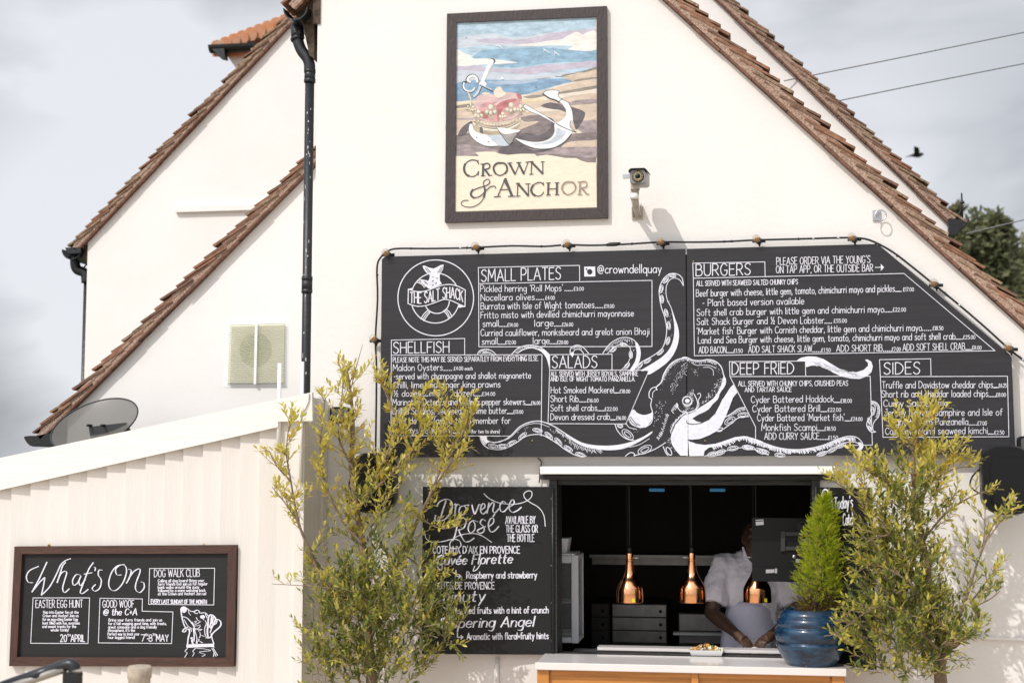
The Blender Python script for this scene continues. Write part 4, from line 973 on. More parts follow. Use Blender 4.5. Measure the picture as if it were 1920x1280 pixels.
# lower right arm
P.curve("250 1248 330 1225 440 1200 520 1180 640 1155 740 1150 820 1170 914 1215", 1.5); hatchline("330 1135 420 1108 520 1068 620 1035 720 1028 820 1055 914 1095", 60, 68, 10, 1.9)
for x, y, a in ((345, 1225, -12), (430, 1205, -22), (575, 1158, -8), (740, 1148, 4), (890, 1190, 25)): sucker(x, y, a, 62, 26)
zz((1400, 650, 6.095))
P.curve("0 1025 100 1060 220 1105 340 1145 470 1168 600 1172 740 1155 880 1120 1000 1070 1110 1030 1190 1020 1260 1035 1310 1080 1330 1130 1300 1180 1245 1192", 2.0)
P.curve("0 1150 60 1160 130 1190 250 1235", 1.6); P.curve("800 1235 900 1200 1020 1150 1130 1095 1210 1085 1270 1100 1290 1140 1245 1192", 1.8)
P.fill("1245 1192 1288 1140 1268 1098 1300 1090 1325 1130 1300 1180", 0); hatchline("0 1035 100 1070 220 1115 340 1150 470 1172 600 1178 740 1160 880 1125 1000 1078 1110 1038 1240 1035", 46, 72, 9, 1.9)
for x, y, a in ((30, 1150, 10), (200, 1195, 20), (380, 1235, 5), (860, 1220, -18), (980, 1175, -28), (1080, 1125, -25)): sucker(x, y, a, 60, 22)
dots("600 1195 800 1180 760 1215 600 1225", 18, (1.5, 3), 22); dots("280 1170 350 1190 300 1205", 8, (1.5, 3), 23)
# pale arm over DEEP FRIED
P.fill("570 158 620 125 700 108 790 112 880 140 960 190 1060 250 1160 285 1260 288 1340 262 1388 215 1385 180 1352 150 1380 142 1425 170 1442 225 1425 290 1370 340 1290 366 1200 362 1100 345 1000 300 900 245 820 215 740 215 680 232 672 168", 0, False)
for k in range(46):
    f = rr.random(); x = 700+f*560; y = 165+f*150+rr.uniform(-26, 26)
    P.line([(x, y), (x+rr.uniform(30, 70), y+rr.uniform(14, 30))], .8, 2)
# small curled arm right of the box
P.curve("1420 618 1470 630 1510 670 1522 730 1505 800 1460 850 1440 910 1450 960 1475 968", 1.8); P.curve("1420 790 1385 840 1372 890 1390 940 1430 975 1475 970", 1.8); P.curve("1420 650 1460 665 1470 720 1450 770 1420 790", 1.6)
sucker(1440, 730, 80, 46, 20); sucker(1405, 850, 70, 44, 18); sucker(1405, 930, 55, 34, 16); hatchline("1425 622 1475 638 1512 690 1515 750 1490 810", 26, 75, 8, 1.1)
P.build('octopus_drawing', [M['inkart'], M['chalk'], M['inksoft']], mn)
for q in ((1060, 826), (998, 826), (1322, 826), (1300, 490), (760, 845), (1850, 790)):
    b = MB(); c = at(*q, YB0-.003); b.ell(c, .005, .003, .005, 8); b.build('screw', M['brass'], mn)
# ---------------------------------------------------------------- shutter lettering
P = Pen(plL).zoom(760, 870, 3.46); B5 = lambda t, w=2.6: P.curve(t, w*.86, 0, .5, 8)
for t in ("264 236 246 290 228 345 208 368 192 356 198 330", "204 272 224 242 268 226 300 244 302 292 270 345 236 366", "318 262 328 258 324 300 318 332", "322 282 338 260 352 264",
          "384 268 358 276 348 308 362 328 386 316 396 288 384 268 412 264", "432 264 440 298 450 322 466 292 478 262 492 264", "494 294 516 276 510 254 494 266 488 300 504 322 532 298",
          "542 250 536 286 530 316", "536 286 560 252 576 254 568 300 582 314 606 288", "652 250 634 240 614 264 618 300 640 306 668 276", "674 276 704 256 702 230 684 240 672 280 692 310 726 300 752 278",
          "345 352 336 400 322 460 308 494", "316 404 334 362 370 346 394 366 380 410 344 426", "346 426 360 460 386 500 416 498 446 478", "440 364 418 380 408 420 424 444 448 426 452 390 440 364 470 372",
          "520 366 500 356 486 380 510 408 508 436 484 446 468 428 520 402", "540 404 570 380 572 352 552 354 538 392 552 436 580 430 606 402", "568 340 580 322"): B5(t, 2.3)
for t in ("510 190 545 222 610 250 700 258 770 245 815 215 820 180 796 172 770 190 776 220 812 248 865 280 898 330 908 402", "125 430 135 480 175 505 240 500 310 485 350 495 360 530 330 545 296 540 290 510 330 470 400 450 480 455 560 505"): P.curve(t, 1.5)
for t, x0, y0, x1, y1, h, w in (("AVAILABLE BY", 650, 384, 842, 382, 46, 2.3), ("THE GLASS OR", 652, 440, 858, 440, 46, 2.3), ("THE BOTTLE", 660, 500, 836, 500, 46, 2.3), ("COTEAUX D'AIX EN PROVENCE", 180, 577, 742, 576, 45, 2.3),
    ("Raspberry and strawberry", 398, 739, 852, 736, 42, 2.6), ("COTES DE PROVENCE", 190, 809, 577, 808, 45, 2.3), ("Red fruits with a hint of crunch", 390, 967, 928, 963, 42, 2.4), ("Aromatic with floral+fruity hints", 400, 1136, 928, 1130, 42, 2.4)):
    P.text(t, x0, y0, x1, y1, h, w)
for t, x0, y0, x1, y1, h in (("Cuvée Florette", 205, 652, 690, 640, 62), ("minuty", 215, 892, 510, 888, 74), ("Whispering Angel", 160, 1062, 830, 1050, 66)): P.text(t, x0, y0, x1, y1, h, 2.7, slant=.22, cal=.55)
P.curve("205 640 203 610 225 592 245 600", 2.2); P.curve("205 640 215 676 235 684 240 655", 2.0); P.curve("450 660 440 690 465 680 490 640", 1.8); P.curve("240 915 260 935 290 905", 1.6)
for t in ("328 688 328 724 358 724", "346 712 360 724 346 737", "332 930 332 964 366 964", "354 952 368 964 354 976", "338 1090 338 1120 372 1120", "360 1108 374 1120 360 1132"): P.line(t, 2)
P.build('lettering', M['ink'], shL)
P = Pen(plR).zoom(1480, 860, 9.145)
P.curve("535 700 570 570 612 522 655 545 690 610 720 710 745 850", 3); P.curve("560 690 600 600 640 650 610 700 650 760", 1.6); P.curve("590 590 640 620 660 720", 1.4); P.curve("625 770 660 680 690 740 720 810", 1.6)
P.text("Today's", 775, 862, 1085, 826, 200, 2.6)
P.text("Catch", 920, 1140, 1110, 1120, 200, 2.6)
P.build('lettering', M['ink'], shR)

# ---------------------------------------------------------------- pub sign
YF = -.034
sg = thing('pub_sign', tuple(at(987, 412, YF)), 'tall painted sign of a crown and anchor on a beach in a brown frame', 'pub sign')
SO = [(838, 26), (1138, 11.5), (1140, 408.5), (834, 417)]; SI = [(855.5, 42), (1118.5, 31.5), (1119.5, 390), (853, 398)]
o = frame4(SO, SI, YF, .032, [M['framebrown'], M['framebrown']], sg)
pm = {}
def pmat(n, c, v=.12, vs=9):
    pm[n] = len(plist); plist.append(mat('paint_'+n, tuple((q*.84+.16*sum(c)/3+.015)*.92 for q in c), .6, var=min(.5, v*1.6+.05), vs=22, bump=.15, bs=50, stretch=(.7, 1, 1.8)))
plist = []
for n, c, v in (('sky', (.46, .66, .80), .2), ('skydeep', (.27, .49, .68), .22), ('haze', (.58, .64, .73), .1), ('lilac', (.56, .50, .62), .12), ('cloud', (.86, .82, .76), .1), ('sea', (.22, .42, .64), .22), ('seapale', (.42, .54, .70), .15),
                ('sand', (.72, .56, .42), .15), ('sandpale', (.82, .72, .58), .1), ('sandyellow', (.84, .66, .36), .1), ('dune', (.34, .30, .24), .25), ('mauve', (.46, .36, .37), .3), ('dark', (.15, .12, .135), .35), ('brown', (.30, .235, .23), .35),
                ('white', (.84, .86, .88), .05), ('pale', (.58, .66, .74), .15), ('line', (.07, .075, .08), .2), ('rose', (.74, .36, .36), .3), ('red', (.60, .17, .17), .3), ('pink', (.78, .52, .50), .2), ('gold', (.58, .47, .30), .25), ('cream', (.80, .74, .60), .1),
                ('panel', (.90, .755, .575), .03), ('letter', (.085, .085, .075), .3), ('lettertan', (.40, .31, .22), .25), ('lettershade', (.74, .65, .53), .03), ('grey', (.40, .38, .36), .3)): pmat(n, c, v)
b = MB(); b.prism([at(x, y, YF+.014) for x, y in SI], (0, .012, 0), pm['panel'])
plS = lambda x, y, o: at(x, y, YF+.014-o)
b.build('panel', plist, sg)
P = Pen(plS).zoom(850, 30, 4.74); lay = [.0006]
def F_(n, t, sm=True):
    lay[0] += .00003; P.fill(t, pm[n], sm, off=lay[0], k=4)
def S_(n, t, w=1.4, cal=0):
    lay[0] += .00003; p = [P.P(q) for q in pairs(t)]
    P.stroke_px(cat_rom(p, 5), w*(.8 if n == 'line' else 1), pm[n], cal, off=lay[0])
F_('sky', "28 62 1268 10 1268 700 26 760", False)
F_('haze', "28 170 300 150 560 190 860 150 1268 120 1268 250 900 250 600 275 300 262 28 285", True)
F_('lilac', "200 210 420 200 560 215 760 185 900 150 1080 128 1268 115 1268 175 1100 185 980 205 820 225 640 250 420 245 250 235")
F_('skydeep', "300 300 560 290 800 280 1000 300 1268 300 1268 405 1040 410 800 425 600 455 420 455 360 430 560 415 380 380 180 385 200 340")
F_('cloud', "560 262 720 240 860 222 960 210 1040 165 1100 142 1150 165 1180 150 1268 140 1268 300 1060 305 1020 295 1060 270 900 262 700 268"); F_('cloud', "28 305 90 330 150 350 180 380 300 380 420 395 570 415 430 428 240 435 28 440")
F_('sky', "28 150 200 140 420 120 700 105 700 120 420 150 200 170 28 190")
F_('lilac', "28 455 200 445 420 470 640 462 820 432 1000 425 1268 400 1268 450 1060 470 860 500 640 520 400 500 200 510 28 520"); F_('haze', "28 490 300 500 560 520 800 520 1000 500 1000 540 760 560 500 575 260 560 28 600")
F_('sea', "28 610 160 575 400 570 640 570 860 560 980 560 1070 585 960 610 800 650 640 695 400 720 200 735 28 755"); F_('seapale', "300 585 520 575 760 570 640 600 420 610")
F_('sandpale', "26 800 240 740 640 700 780 680 900 625 1000 600 1090 585 1268 500 1268 1300 26 1300", False)
F_('dune', "1090 500 1160 490 1268 452 1268 480 1180 505 1080 520"); F_('sand', "980 555 1060 510 1100 505 1180 500 1268 480 1268 545 1090 590 1040 570"); S_('line', "905 540 980 538 1030 520 1085 510", 1.4); S_('dune', "750 562 860 550", 1); F_('dune', "975 540 960 530 1010 515 1050 520")
F_('dune', "1060 585 1120 560 1268 545 1268 560 1150 575"); F_('sand', "700 690 900 640 1060 600 1268 560 1268 630 1100 660 900 690 700 720"); F_('dune', "620 720 700 705 800 700 1000 665 1268 620 1268 645 1060 680 860 705 700 735")
F_('sandyellow', "26 800 120 770 640 745 800 735 760 765 500 800 200 820 26 830"); F_('sand', "26 840 300 800 700 760 900 740 1268 690 1268 860 900 800 500 860 26 900"); F_('dune', "26 800 140 782 300 775 200 800 26 822")
F_('mauve', "820 790 1000 770 1140 745 1268 740 1268 775 1100 790 900 805"); F_('sand', "26 900 400 860 800 850 1268 840 1268 1000 26 1040"); F_('mauve', "26 910 150 905 400 890 640 880 400 920 200 925 60 925"); F_('brown', "600 900 760 880 860 930 900 1000 860 1080 700 1120 560 1080 540 1030 620 1000 760 940 640 930")
F_('mauve', "1080 960 1180 930 1268 930 1268 1040 1150 1040"); F_('brown', "26 1060 200 1030 700 1020 900 1060 1268 1030 1268 1300 26 1300", False); F_('sand', "1000 1130 1110 1110 1268 1100 1268 1160 1060 1172 960 1180"); F_('brown', "1050 1065 1268 1040 1268 1100 1080 1105"); F_('mauve', "560 1180 900 1170 1268 1170 1268 1260 900 1230 600 1220"); F_('mauve', "26 1150 150 1150 400 1200 200 1230 26 1240")
F_('dark', "780 800 860 770 960 790 1060 810 1160 850 1168 890 1140 950 1090 1010 1050 900 960 840 860 825"); F_('dark', "560 1050 680 1045 760 1060 850 1010 870 930 800 895 860 905 905 950 890 1050 800 1110 660 1115 540 1080"); F_('dark', "40 1070 70 1000 130 950 170 940 130 1020 100 1060"); F_('dark', "440 1150 560 1120 700 1190 860 1190 700 1225 500 1235 400 1210")
F_('brown', "600 905 700 890 820 905 760 930 640 940")
# anchor
def A_(t, w=2.0):
    F_('white', t, False); S_('line', t+' '+' '.join(t.split()[:2]), w*.5)
S_('line', "350 400 310 470 262 590", 8.6); S_('white', "346 402 306 468 258 588", 6.6); S_('pale', "352 430 320 490 282 570", 2); P.disc(345, 402, 28, 24, pm['line'], off=lay[0]+.00003); lay[0] += .00006; P.disc(338, 406, 22, 22, pm['white'], off=lay[0]+.00003); lay[0] += .00006
P.disc(262, 606, 34, 26, pm['white'], off=lay[0]+.00003); lay[0] += .00006; S_('line', "245 625 215 690 180 720", 6); S_('pale', "240 625 210 690 182 716", 4); S_('line', "240 615 290 640 345 668", 3.6); S_('pale', "238 610 290 632 340 656", 1.8)
S_('line', "215 590 212 555 180 528 140 538 120 572 150 592", 6.4); S_('white', "213 588 208 556 180 532 144 542 126 570 150 588", 4); S_('line', "195 640 165 672 115 668 85 635 90 590 115 590", 4.4); S_('white', "192 640 163 668 118 664 90 633 94 596", 2.6)
S_('gold', "130 680 150 740 160 790 130 820", 4.2); S_('cream', "135 690 155 745 150 800", 2)
A_("640 785 700 820 820 890 930 960 1040 990 1000 1010 870 940 760 880 680 850 620 805")
F_('white', "795 690 830 665 900 660 940 670 930 705 960 740 1020 770 1055 840 1065 920 1040 985 1090 1030 1040 1015 960 985 900 960 930 945 980 915 1005 880 1000 830 960 770 900 740 850 725", False)
S_('line', "795 690 830 665 900 660 940 670 930 705 960 740 1020 770 1055 840 1065 920", 1.2); S_('line', "795 692 850 730 910 750 940 770", 3.4); S_('line', "940 760 970 735", 1.4); S_('grey', "1045 930 1040 985 1090 1035", 2)
F_('white', "900 960 960 990 1050 1018 1040 1060 980 1120 900 1165 800 1180 700 1170 600 1130 540 1085 600 1100 700 1120 800 1115 870 1080 900 1030"); F_('pale', "920 1000 960 1010 1000 1030 960 1090 880 1130 780 1145 680 1140 780 1130 870 1100 910 1050"); S_('line', "545 1092 620 1140 720 1178 820 1185 910 1168 990 1118 1050 1050", 2.4); S_('line', "915 958 1000 1000 1090 1035", 1.8)
# crown
F_('white', "150 955 135 1000 150 1060 210 1120 300 1158 410 1155 500 1140 440 1060 300 1040 200 1000"); F_('pale', "300 1050 420 1050 500 1140 420 1156 360 1120"); S_('line', "150 955 135 1000 150 1060 210 1120 300 1158 410 1155", 1.2)
F_('gold', "175 940 240 990 360 1005 480 1000 580 960 590 900 585 980 480 1040 360 1060 240 1045 180 1010"); F_('cream', "180 945 260 985 360 998 480 990 580 945 580 965 480 1015 360 1022 260 1010 185 975"); F_('dark', "230 990 260 995 262 1045 235 1030"); F_('gold', "200 960 230 985 230 1025 195 1000")
F_('pink', "180 780 220 715 300 690 380 705 470 680 570 690 605 740 600 830 560 900 460 930 340 940 240 920 190 860"); F_('rose', "200 790 260 740 340 720 420 760 520 700 590 730 590 820 520 880 420 930 300 930 210 870"); F_('pink', "220 730 300 700 350 712 400 745 350 770 270 770 220 830 195 790"); F_('pink', "430 740 520 695 590 700 560 740 500 770 430 800 360 790")
F_('red', "390 790 470 750 560 740 500 800 440 830 420 900 395 940 385 860"); F_('red', "240 850 290 860 310 910 250 900"); F_('red', "560 690 600 700 605 740 575 730")
F_('sandpale', "360 690 380 640 420 630 440 665 470 690 400 730"); F_('cream', "250 690 290 678 330 690 280 700")
def fleur(x, y, s):
    for dx, dy, r in ((0, -26, 17), (-24, 4, 14), (24, 4, 14), (0, 10, 14), (0, 34, 11)): P.disc(x+dx*s, y+dy*s+2, r*s*1.15, None, pm['gold'], off=lay[0]+.00003)
    lay[0] += .00006
    for dx, dy, r in ((-3, -30, 13), (-26, 0, 10), (21, 0, 10), (-3, 6, 10)): P.disc(x+dx*s, y+dy*s, r*s, None, pm['cream'], off=lay[0]+.00003)
    lay[0] += .00006
for x, y, s in ((335, 850, 1.5), (515, 830, 1.4), (225, 880, 1.1), (600, 830, 1.0), (175, 830, .8), (440, 890, .9), (130, 820, .6)): fleur(x, y, s)
for k in range(15):
    f = k/14; x = 190+f*400; y = 925+math.sin(f*math.pi)*55-10*f; P.disc(x, y, 11, None, pm['cream'], off=lay[0]+.00003)
lay[0] += .00006
S_('gold', "190 920 260 960 370 978 490 960 585 905", 2.2); S_('line', "185 940 260 985 370 1002 480 992 582 946", .9)
F_('grey', "385 990 470 1000 560 1010 600 1020 560 1060 500 1140 450 1080"); F_('white', "388 992 560 1012 600 1022 480 1050 430 1040"); S_('line', "385 995 430 1060 500 1142 545 1075", 1.4); S_('line', "600 1020 560 1050", 1.6)
for q in ((205, 1080), (312, 1118), (735, 634), (113, 194)): P.disc(q[0], q[1], 5, None, pm['line'], off=lay[0]+.0001)
for t in ("375 262 410 270 440 292", "800 290 825 310 855 330", "895 312 915 330 942 352", "820 300 800 315", "905 325 900 345"): S_('white', t, 1.3)
F_('white', "425 565 432 530 450 565", False)
# lower cream panel and lettering
P.zoom(850, 280, 6.857)
F_('panel', "22 88 160 85 330 90 285 40 420 30 540 35 600 60 700 72 860 58 1040 60 1080 88 1200 70 1330 92 1440 112 1580 112 1640 145 1760 180 1838 178 1845 745 20 800", False)
def letters(dx, dy, fixed=None):
    """serif capitals: thick strokes and hairlines"""
    n = lambda k: fixed if fixed else k
    def T(t, w, k='letter'):
        lay[0] += .00003; P.stroke_px(cat_rom([P.P((x+dx, y+dy)) for x, y in pairs(t)], 6), w, pm[n(k)], 0, off=lay[0])
    def Ln(t, w, k='letter'):
        lay[0] += .00003; P.stroke_px([P.P((x+dx, y+dy)) for x, y in pairs(t)], w, pm[n(k)], 0, off=lay[0])
    hv, th = 4.0, 1.5
    T("322 185 300 148 260 138 220 142 170 170 145 215 140 250", th+.5); T("150 190 138 235 142 280 168 325 200 342", hv); T("180 332 225 350 270 345 305 320 322 285", th+.3); Ln("322 190 316 140", th); Ln("326 282 318 335", th)
    Ln("385 195 378 340", hv); Ln("350 190 410 188", th); Ln("355 343 408 340", th); T("385 192 440 182 468 205 455 245 385 262", th+1.1); Ln("405 262 462 335", hv); Ln("455 338 498 334", th)
    T("605 176 560 182 522 220 520 270 545 315", hv-.3); T("545 312 590 336 640 322 680 280 686 235", th+.6); T("690 240 680 205 650 180 605 176", hv-.6); T("690 235 690 270 665 310", hv-.6)
    Ln("718 178 792 318", hv); Ln("795 318 855 172", th); Ln("835 172 905 314", hv); Ln("905 314 962 162", th); Ln("695 180 755 174", th); Ln("810 172 870 168", th); Ln("930 166 985 160", th)
    Ln("1005 165 1000 318", th+.4); Ln("1005 165 1148 312", hv); Ln("1150 312 1148 160", th+.4); Ln("985 158 1025 156", th); Ln("978 322 1025 318", th); Ln("1125 162 1170 158", th)
    T("470 410 450 385 410 395 385 430 395 480 405 540 390 620 340 690 260 735 180 742 115 720 100 690 130 660 190 655", th); T("398 480 406 545 392 615", hv-.4); T("470 410 450 450 390 475 300 505 240 540 225 580 250 620 310 615 360 590 430 520 480 480 530 475 545 500", th+.4); T("250 520 226 560 232 600 265 622", hv-.2)
    Ln("665 378 575 595", th+.6); Ln("668 380 752 595", hv+.8); Ln("600 520 720 515", th); Ln("525 612 605 605", th+.3); Ln("705 605 790 602", th+.3); Ln("655 400 700 480", hv)
    Ln("828 445 822 595", th+.4); Ln("830 440 962 595", hv); Ln("965 598 962 445", th+.4); Ln("805 440 850 436", th); Ln("805 603 860 600", th); Ln("925 446 985 442", th)
    T("1160 460 1130 430 1090 428 1040 450 1010 490", th+.4); T("1025 462 1002 510 1010 560 1050 595", hv); T("1045 590 1090 602 1135 585 1160 550", th+.3); Ln("1160 465 1155 428", th)
    Ln("1222 435 1218 585", hv-.2); Ln("1332 432 1330 580", hv-.2, 'letter' if not fixed else None); Ln("1222 510 1330 505", th); Ln("1198 432 1248 430", th); Ln("1195 590 1248 586", th); Ln("1305 432 1360 428", th); Ln("1305 585 1358 582", th)
    T("1485 418 1435 430 1400 475 1400 520 1425 560", hv-.6, 'lettertan'); T("1425 558 1465 582 1515 570 1560 530 1572 490", th+.5, 'lettertan'); T("1485 418 1535 425 1565 460 1572 500", hv-1, 'lettertan')
    Ln("1630 425 1622 580", hv-.5, 'lettertan'); Ln("1600 420 1655 418", th, 'lettertan'); Ln("1598 582 1652 580", th, 'lettertan'); T("1630 422 1690 415 1718 445 1700 485 1630 500", th+.8, 'lettertan'); Ln("1650 500 1712 570", hv-.8, 'lettertan'); Ln("1705 575 1745 578", th, 'lettertan')
letters(8, 13, 'lettershade'); letters(0, 0)
P.build('painting', plist, sg)

# ---------------------------------------------------------------- security camera, hook, string lights, cables
cv = thing('security_camera', tuple(at(1194, 403, 0)), 'grey bullet security camera on a bracket to the right of the pub sign', 'security camera')
YC = -.36
def rrect(cx, cz, hx, hz, r, y, n=5):
    q = []
    for sx, sz, a0 in ((1, 1, 0), (-1, 1, 90), (-1, -1, 180), (1, -1, 270)):
        for k in range(n+1):
            a = rad(a0+90*k/n); q.append((cx+sx*(hx-r)+r*math.cos(a), y, cz+sz*(hz-r)+r*math.sin(a)))
    return q
def loft(b, secs, m=0, cap=(True, True), smooth=True):
    n = len(secs[0]); i0 = len(b.v)
    for s_ in secs: b.v += [tuple(p) for p in s_]
    for k in range(len(secs)-1):
        for j in range(n):
            a = i0+k*n+j; c = i0+k*n+(j+1) % n; b.f.append((a, a+n, c+n, c)); b.m.append(m); b.sm.append(smooth)
    if cap[0]: b.face(secs[0], m)
    if cap[1]: b.face(secs[-1][::-1], m)
hc = at(1196, 331, YC); 
b = MB(); loft(b, [rrect(hc.x, hc.z, .045, .039, .016, YC), rrect(hc.x, hc.z, .048, .042, .018, YC+.012), rrect(hc.x+.01, hc.z+.012, .048, .042, .018, YC+.20), rrect(hc.x+.01, hc.z+.012, .036, .03, .018, YC+.215)])
b.build('housing', M['camgrey'], cv)
b = MB(); top = rrect(hc.x, hc.z+.003, .056, .045, .022, YC-.018)
def shell(y, dz):
    o_ = [(x, y, z+dz) for x, yy, z in top if z > hc.z-.012]; return o_
s0, s1 = sorted(shell(YC-.018, 0), key=lambda q: math.atan2(q[2]-hc.z+.02, q[0]-hc.x)), None
for off_ in (0,):
    fr = s0; bk = [(x+.01, YC+.17, z+.012) for x, y, z in s0]
    inn = [(hc.x+(x-hc.x)*.93, y, hc.z+(z-hc.z)*.93) for x, y, z in fr]; inb = [(hc.x+.01+(x-.01-hc.x)*.93, y, hc.z+.012+(z-.012-hc.z)*.93) for x, y, z in bk]
    for k in range(len(fr)-1):
        b.face([fr[k], fr[k+1], bk[k+1], bk[k]], 0, True); b.face([inn[k+1], inn[k], inb[k], inb[k+1]], 0, True); b.face([fr[k+1], fr[k], inn[k], inn[k+1]], 0)
b.build('sunshield', M['plastic_dim'], cv, weld=True)
b = MB(); b.lathe((hc.x, YC-.004, hc.z), [(0, 0), (.036, 0), (.036, .006)], 28, 1, 'y'); b.lathe((hc.x, YC-.009, hc.z), [(.017, 0), (.020, -.003), (.022, .004)], 28, 0, 'y')
for k in range(18):
    a = 2*math.pi*k/18; c = Vector((hc.x+.0275*math.cos(a), YC-.007, hc.z+.0275*math.sin(a))); b.ell(c, .003, .002, .003, 6, 0)
b.lathe((hc.x, YC-.010, hc.z), [(0, -.004), (.009, -.003), (.016, .001)], 24, 2, 'y')
b.build('lens', [M['camgold'], M['camface'], M['plastic']], cv)
b = MB(); q = at(1168, 331, YC+.08); b.box((q.x, YC+.06, q.z-.012), (hc.x-.045, YC+.10, q.z+.010)); b.build('side_bracket', M['chrome'], cv)
b = MB(); n0, n1, n2, n3 = at(1191, 345, YC+.07), at(1190, 362, YC+.08), at(1190, 373, YC+.085), at(1195, 402, -.03)
b.box((n0.x-.026, YC+.04, n0.z-.036), (n0.x+.026, YC+.09, n0.z+.008)); b.tube([n0, n1], .018, 12); b.tube([n1+Vector((-.024, 0, .004)), n1+Vector((.026, 0, .004))], .016, 10)
b.build('swivel', M['bracket'], cv)
b = MB(); b.tube([n1, n2], .026, 18); b.build('collar', M['trim'], cv)
b = MB(); b.tube([n2+Vector((0, 0, .004)), n2.lerp(n3, .5), n3], [.024, .021, .017], 12); w0 = at(1195, 403)
b.box((w0.x-.034, -.012, w0.z-.028), (w0.x+.034, -.001, w0.z+.05)); b.prism([(w0.x+.022, -.012, w0.z-.02), (w0.x+.022, -.012, w0.z+.07), (w0.x+.022, -.1, w0.z+.04)], (.006, 0, 0)); b.prism([(w0.x-.028, -.012, w0.z-.02), (w0.x-.028, -.012, w0.z+.02), (w0.x-.028, -.08, w0.z+.035)], (.006, 0, 0))
for sx in (-.024, .024): b.ell((w0.x+sx, -.014, w0.z-.012), .005, .004, .005, 8, 1)
b.build('bracket', [M['bracket'], M['iron']], cv)

hk = at(1647, 405); b = MB(); b.box((hk.x-.034, -.012, hk.z-.03), (hk.x+.012, -.001, hk.z+.034)); b.prism([(hk.x-.026, -.012, hk.z), (hk.x+.004, -.012, hk.z+.02), (hk.x-.012, -.06, hk.z)], (0, 0, .006))
b.tube([(hk.x+.006+.032*math.cos(a*math.pi/12), -.064+.006*math.sin(a*math.pi/12), hk.z-.008+.034*math.sin(a*math.pi/12)) for a in range(25)], .0042, 6)
tag(b.build('ring_hook', M['chrome']), 'small galvanised ring hook on the white wall under the right roof slope', 'hook')

sl = thing('string_lights', tuple(at(1238, 452, -.05)), 'festoon lights on a black cable running round the edge of the menu board', 'string lights')
BP = [(700, 634), (723, 473), (891, 461), (1062, 456), (1238, 452), (1418, 447), (1597, 444), (1750, 530), (1890, 650)]
CP = [(704, 860), (706, 700), (704, 636), (708, 560), (707, 500), (716, 480), (727, 471), (745, 466), (800, 466), (870, 465), (893, 464), (960, 461), (1020, 462), (1063, 459), (1110, 460), (1170, 458), (1240, 454), (1300, 454), (1360, 453), (1419, 450), (1500, 448), (1570, 446), (1600, 446), (1630, 450), (1670, 470), (1710, 500), (1752, 534), (1800, 573), (1850, 616), (1892, 654), (1925, 680), (1960, 712)]
b = MB(); b.tube(cat_rom([tuple(at(x, y, -.045)) for x, y in CP], 4), .0062, 8)
rr = random.Random(5)
for (x0, y0), (x1, y1) in zip(CP[3:], CP[4:]):
    if rr.random() < .7:
        f = rr.random(); q = at(x0+(x1-x0)*f, y0+(y1-y0)*f, -.049); b.ell(q, .009, .008, .009, 8, 1 if rr.random() < .4 else 0)
q = at(1150, 458, -.05); b.tube([q+Vector((-.045, 0, -.004)), q+Vector((-.02, 0, 0)), q+Vector((.02, 0, 0)), q+Vector((.045, 0, .004))], [.008, .013, .013, .008], 10)
b.build('cable', [M['rubber'], M['chrome']], sl)
for i, (x, y) in enumerate(BP):
    h0, h1, c = at(x+5, y+5, -.04), at(x+3, y+3, -.085), at(x, y, -.118)
    b = MB(); b.tube([h0, h0.lerp(h1, .6), h1], [.022, .019, .017], 12); b.tube([h0+Vector((-.04, 0, 0)), h0+Vector((.04, 0, 0))], .010, 8); b.tube([h0+Vector((.002, 0, -.005)), h0+Vector((.004, 0, -.034))], [.011, .004], 8); hd = b.build('bulb_holder', M['rubber'], sl)
    b = MB(); b.ell(c, .0265, .03, .0265, 16); bb = b.build('bulb', M['bulbglass'], sl)
    b = MB(); b.ell(c+Vector((.002, .01, -.003)), .013, .014, .015, 10); b.tube([c+Vector((-.008, -.006, -.006)), c+Vector((0, -.012, .008)), c+Vector((.007, -.006, -.006))], .0035, 6); b.build('bulb_core', M['filament'], bb)

for lab, pts in (('topmost thin grey cable crossing the sky to the rear right roof edge', [(1470, 152), (1700, 106), (2150, 14)]), ('middle grey cable crossing the sky just under the topmost one', [(1530, 198), (1700, 163), (2150, 74)]), ('lowest short cable leading from the rear right gutter past the trees', [(1812, 438), (1900, 417), (2150, 357)])):
    b = MB(); q = [at(x, y, YB-.06+.002*(x-1470)) for x, y in pts]; b.tube(q, .005, 6)
    tag(b.build('overhead_cable', M['wire']), lab, 'cable')
an = thing('aerial', tuple(at(1803, 408, YB+.1)), 'thin dark aerial rod standing on the rear right gutter', 'aerial')
b = MB(); YA = YB+.1; b.tube([at(1803, 410, YA), at(1804, 388, YA), at(1803, 362, YA)], [.014, .010, .006], 6); b.tube([at(1801, 381, YA), at(1808, 379, YA)], .012, 6); b.build('rod', M['iron'], an)
b = MB(); b.tube(cat_rom([tuple(at(*q, YA)) for q in ((1804, 386), (1800, 398), (1793, 404), (1788, 408))], 4), .005, 5); b.build('lead', M['iron'], an)

# bird on the wing
YBd = 22; c = at(1718, 290, YBd); k = (YBd-CAM.y)/F/math.cos(.2)
b = MB(); V3 = lambda x, y, d=0: c+Vector((x*k, d, -y*k))
b.tube([V3(-11, 2), V3(-6, 1), V3(0, 1), V3(6, 1), V3(10, -.5), V3(13, .5)], [.01, .035, .055, .05, .035, .01], 10)
for s in (-1, 1):
    q = [V3(-4, 0, s*.03), V3(5, 0, s*.03), V3(4, -3, s*.18), V3(1, -6, s*.32), V3(-9, -5, s*.5), V3(-7, -2, s*.3)]; b.prism(q, (0, 0, .012))
b.prism([V3(-10, 1), V3(-18, 4, .06), V3(-19, 5, 0), V3(-18, 5, -.06)], (0, 0, .01))
tag(b.build('bird', M['bird']), 'black bird flying in the sky beyond the right roof edge', 'bird')

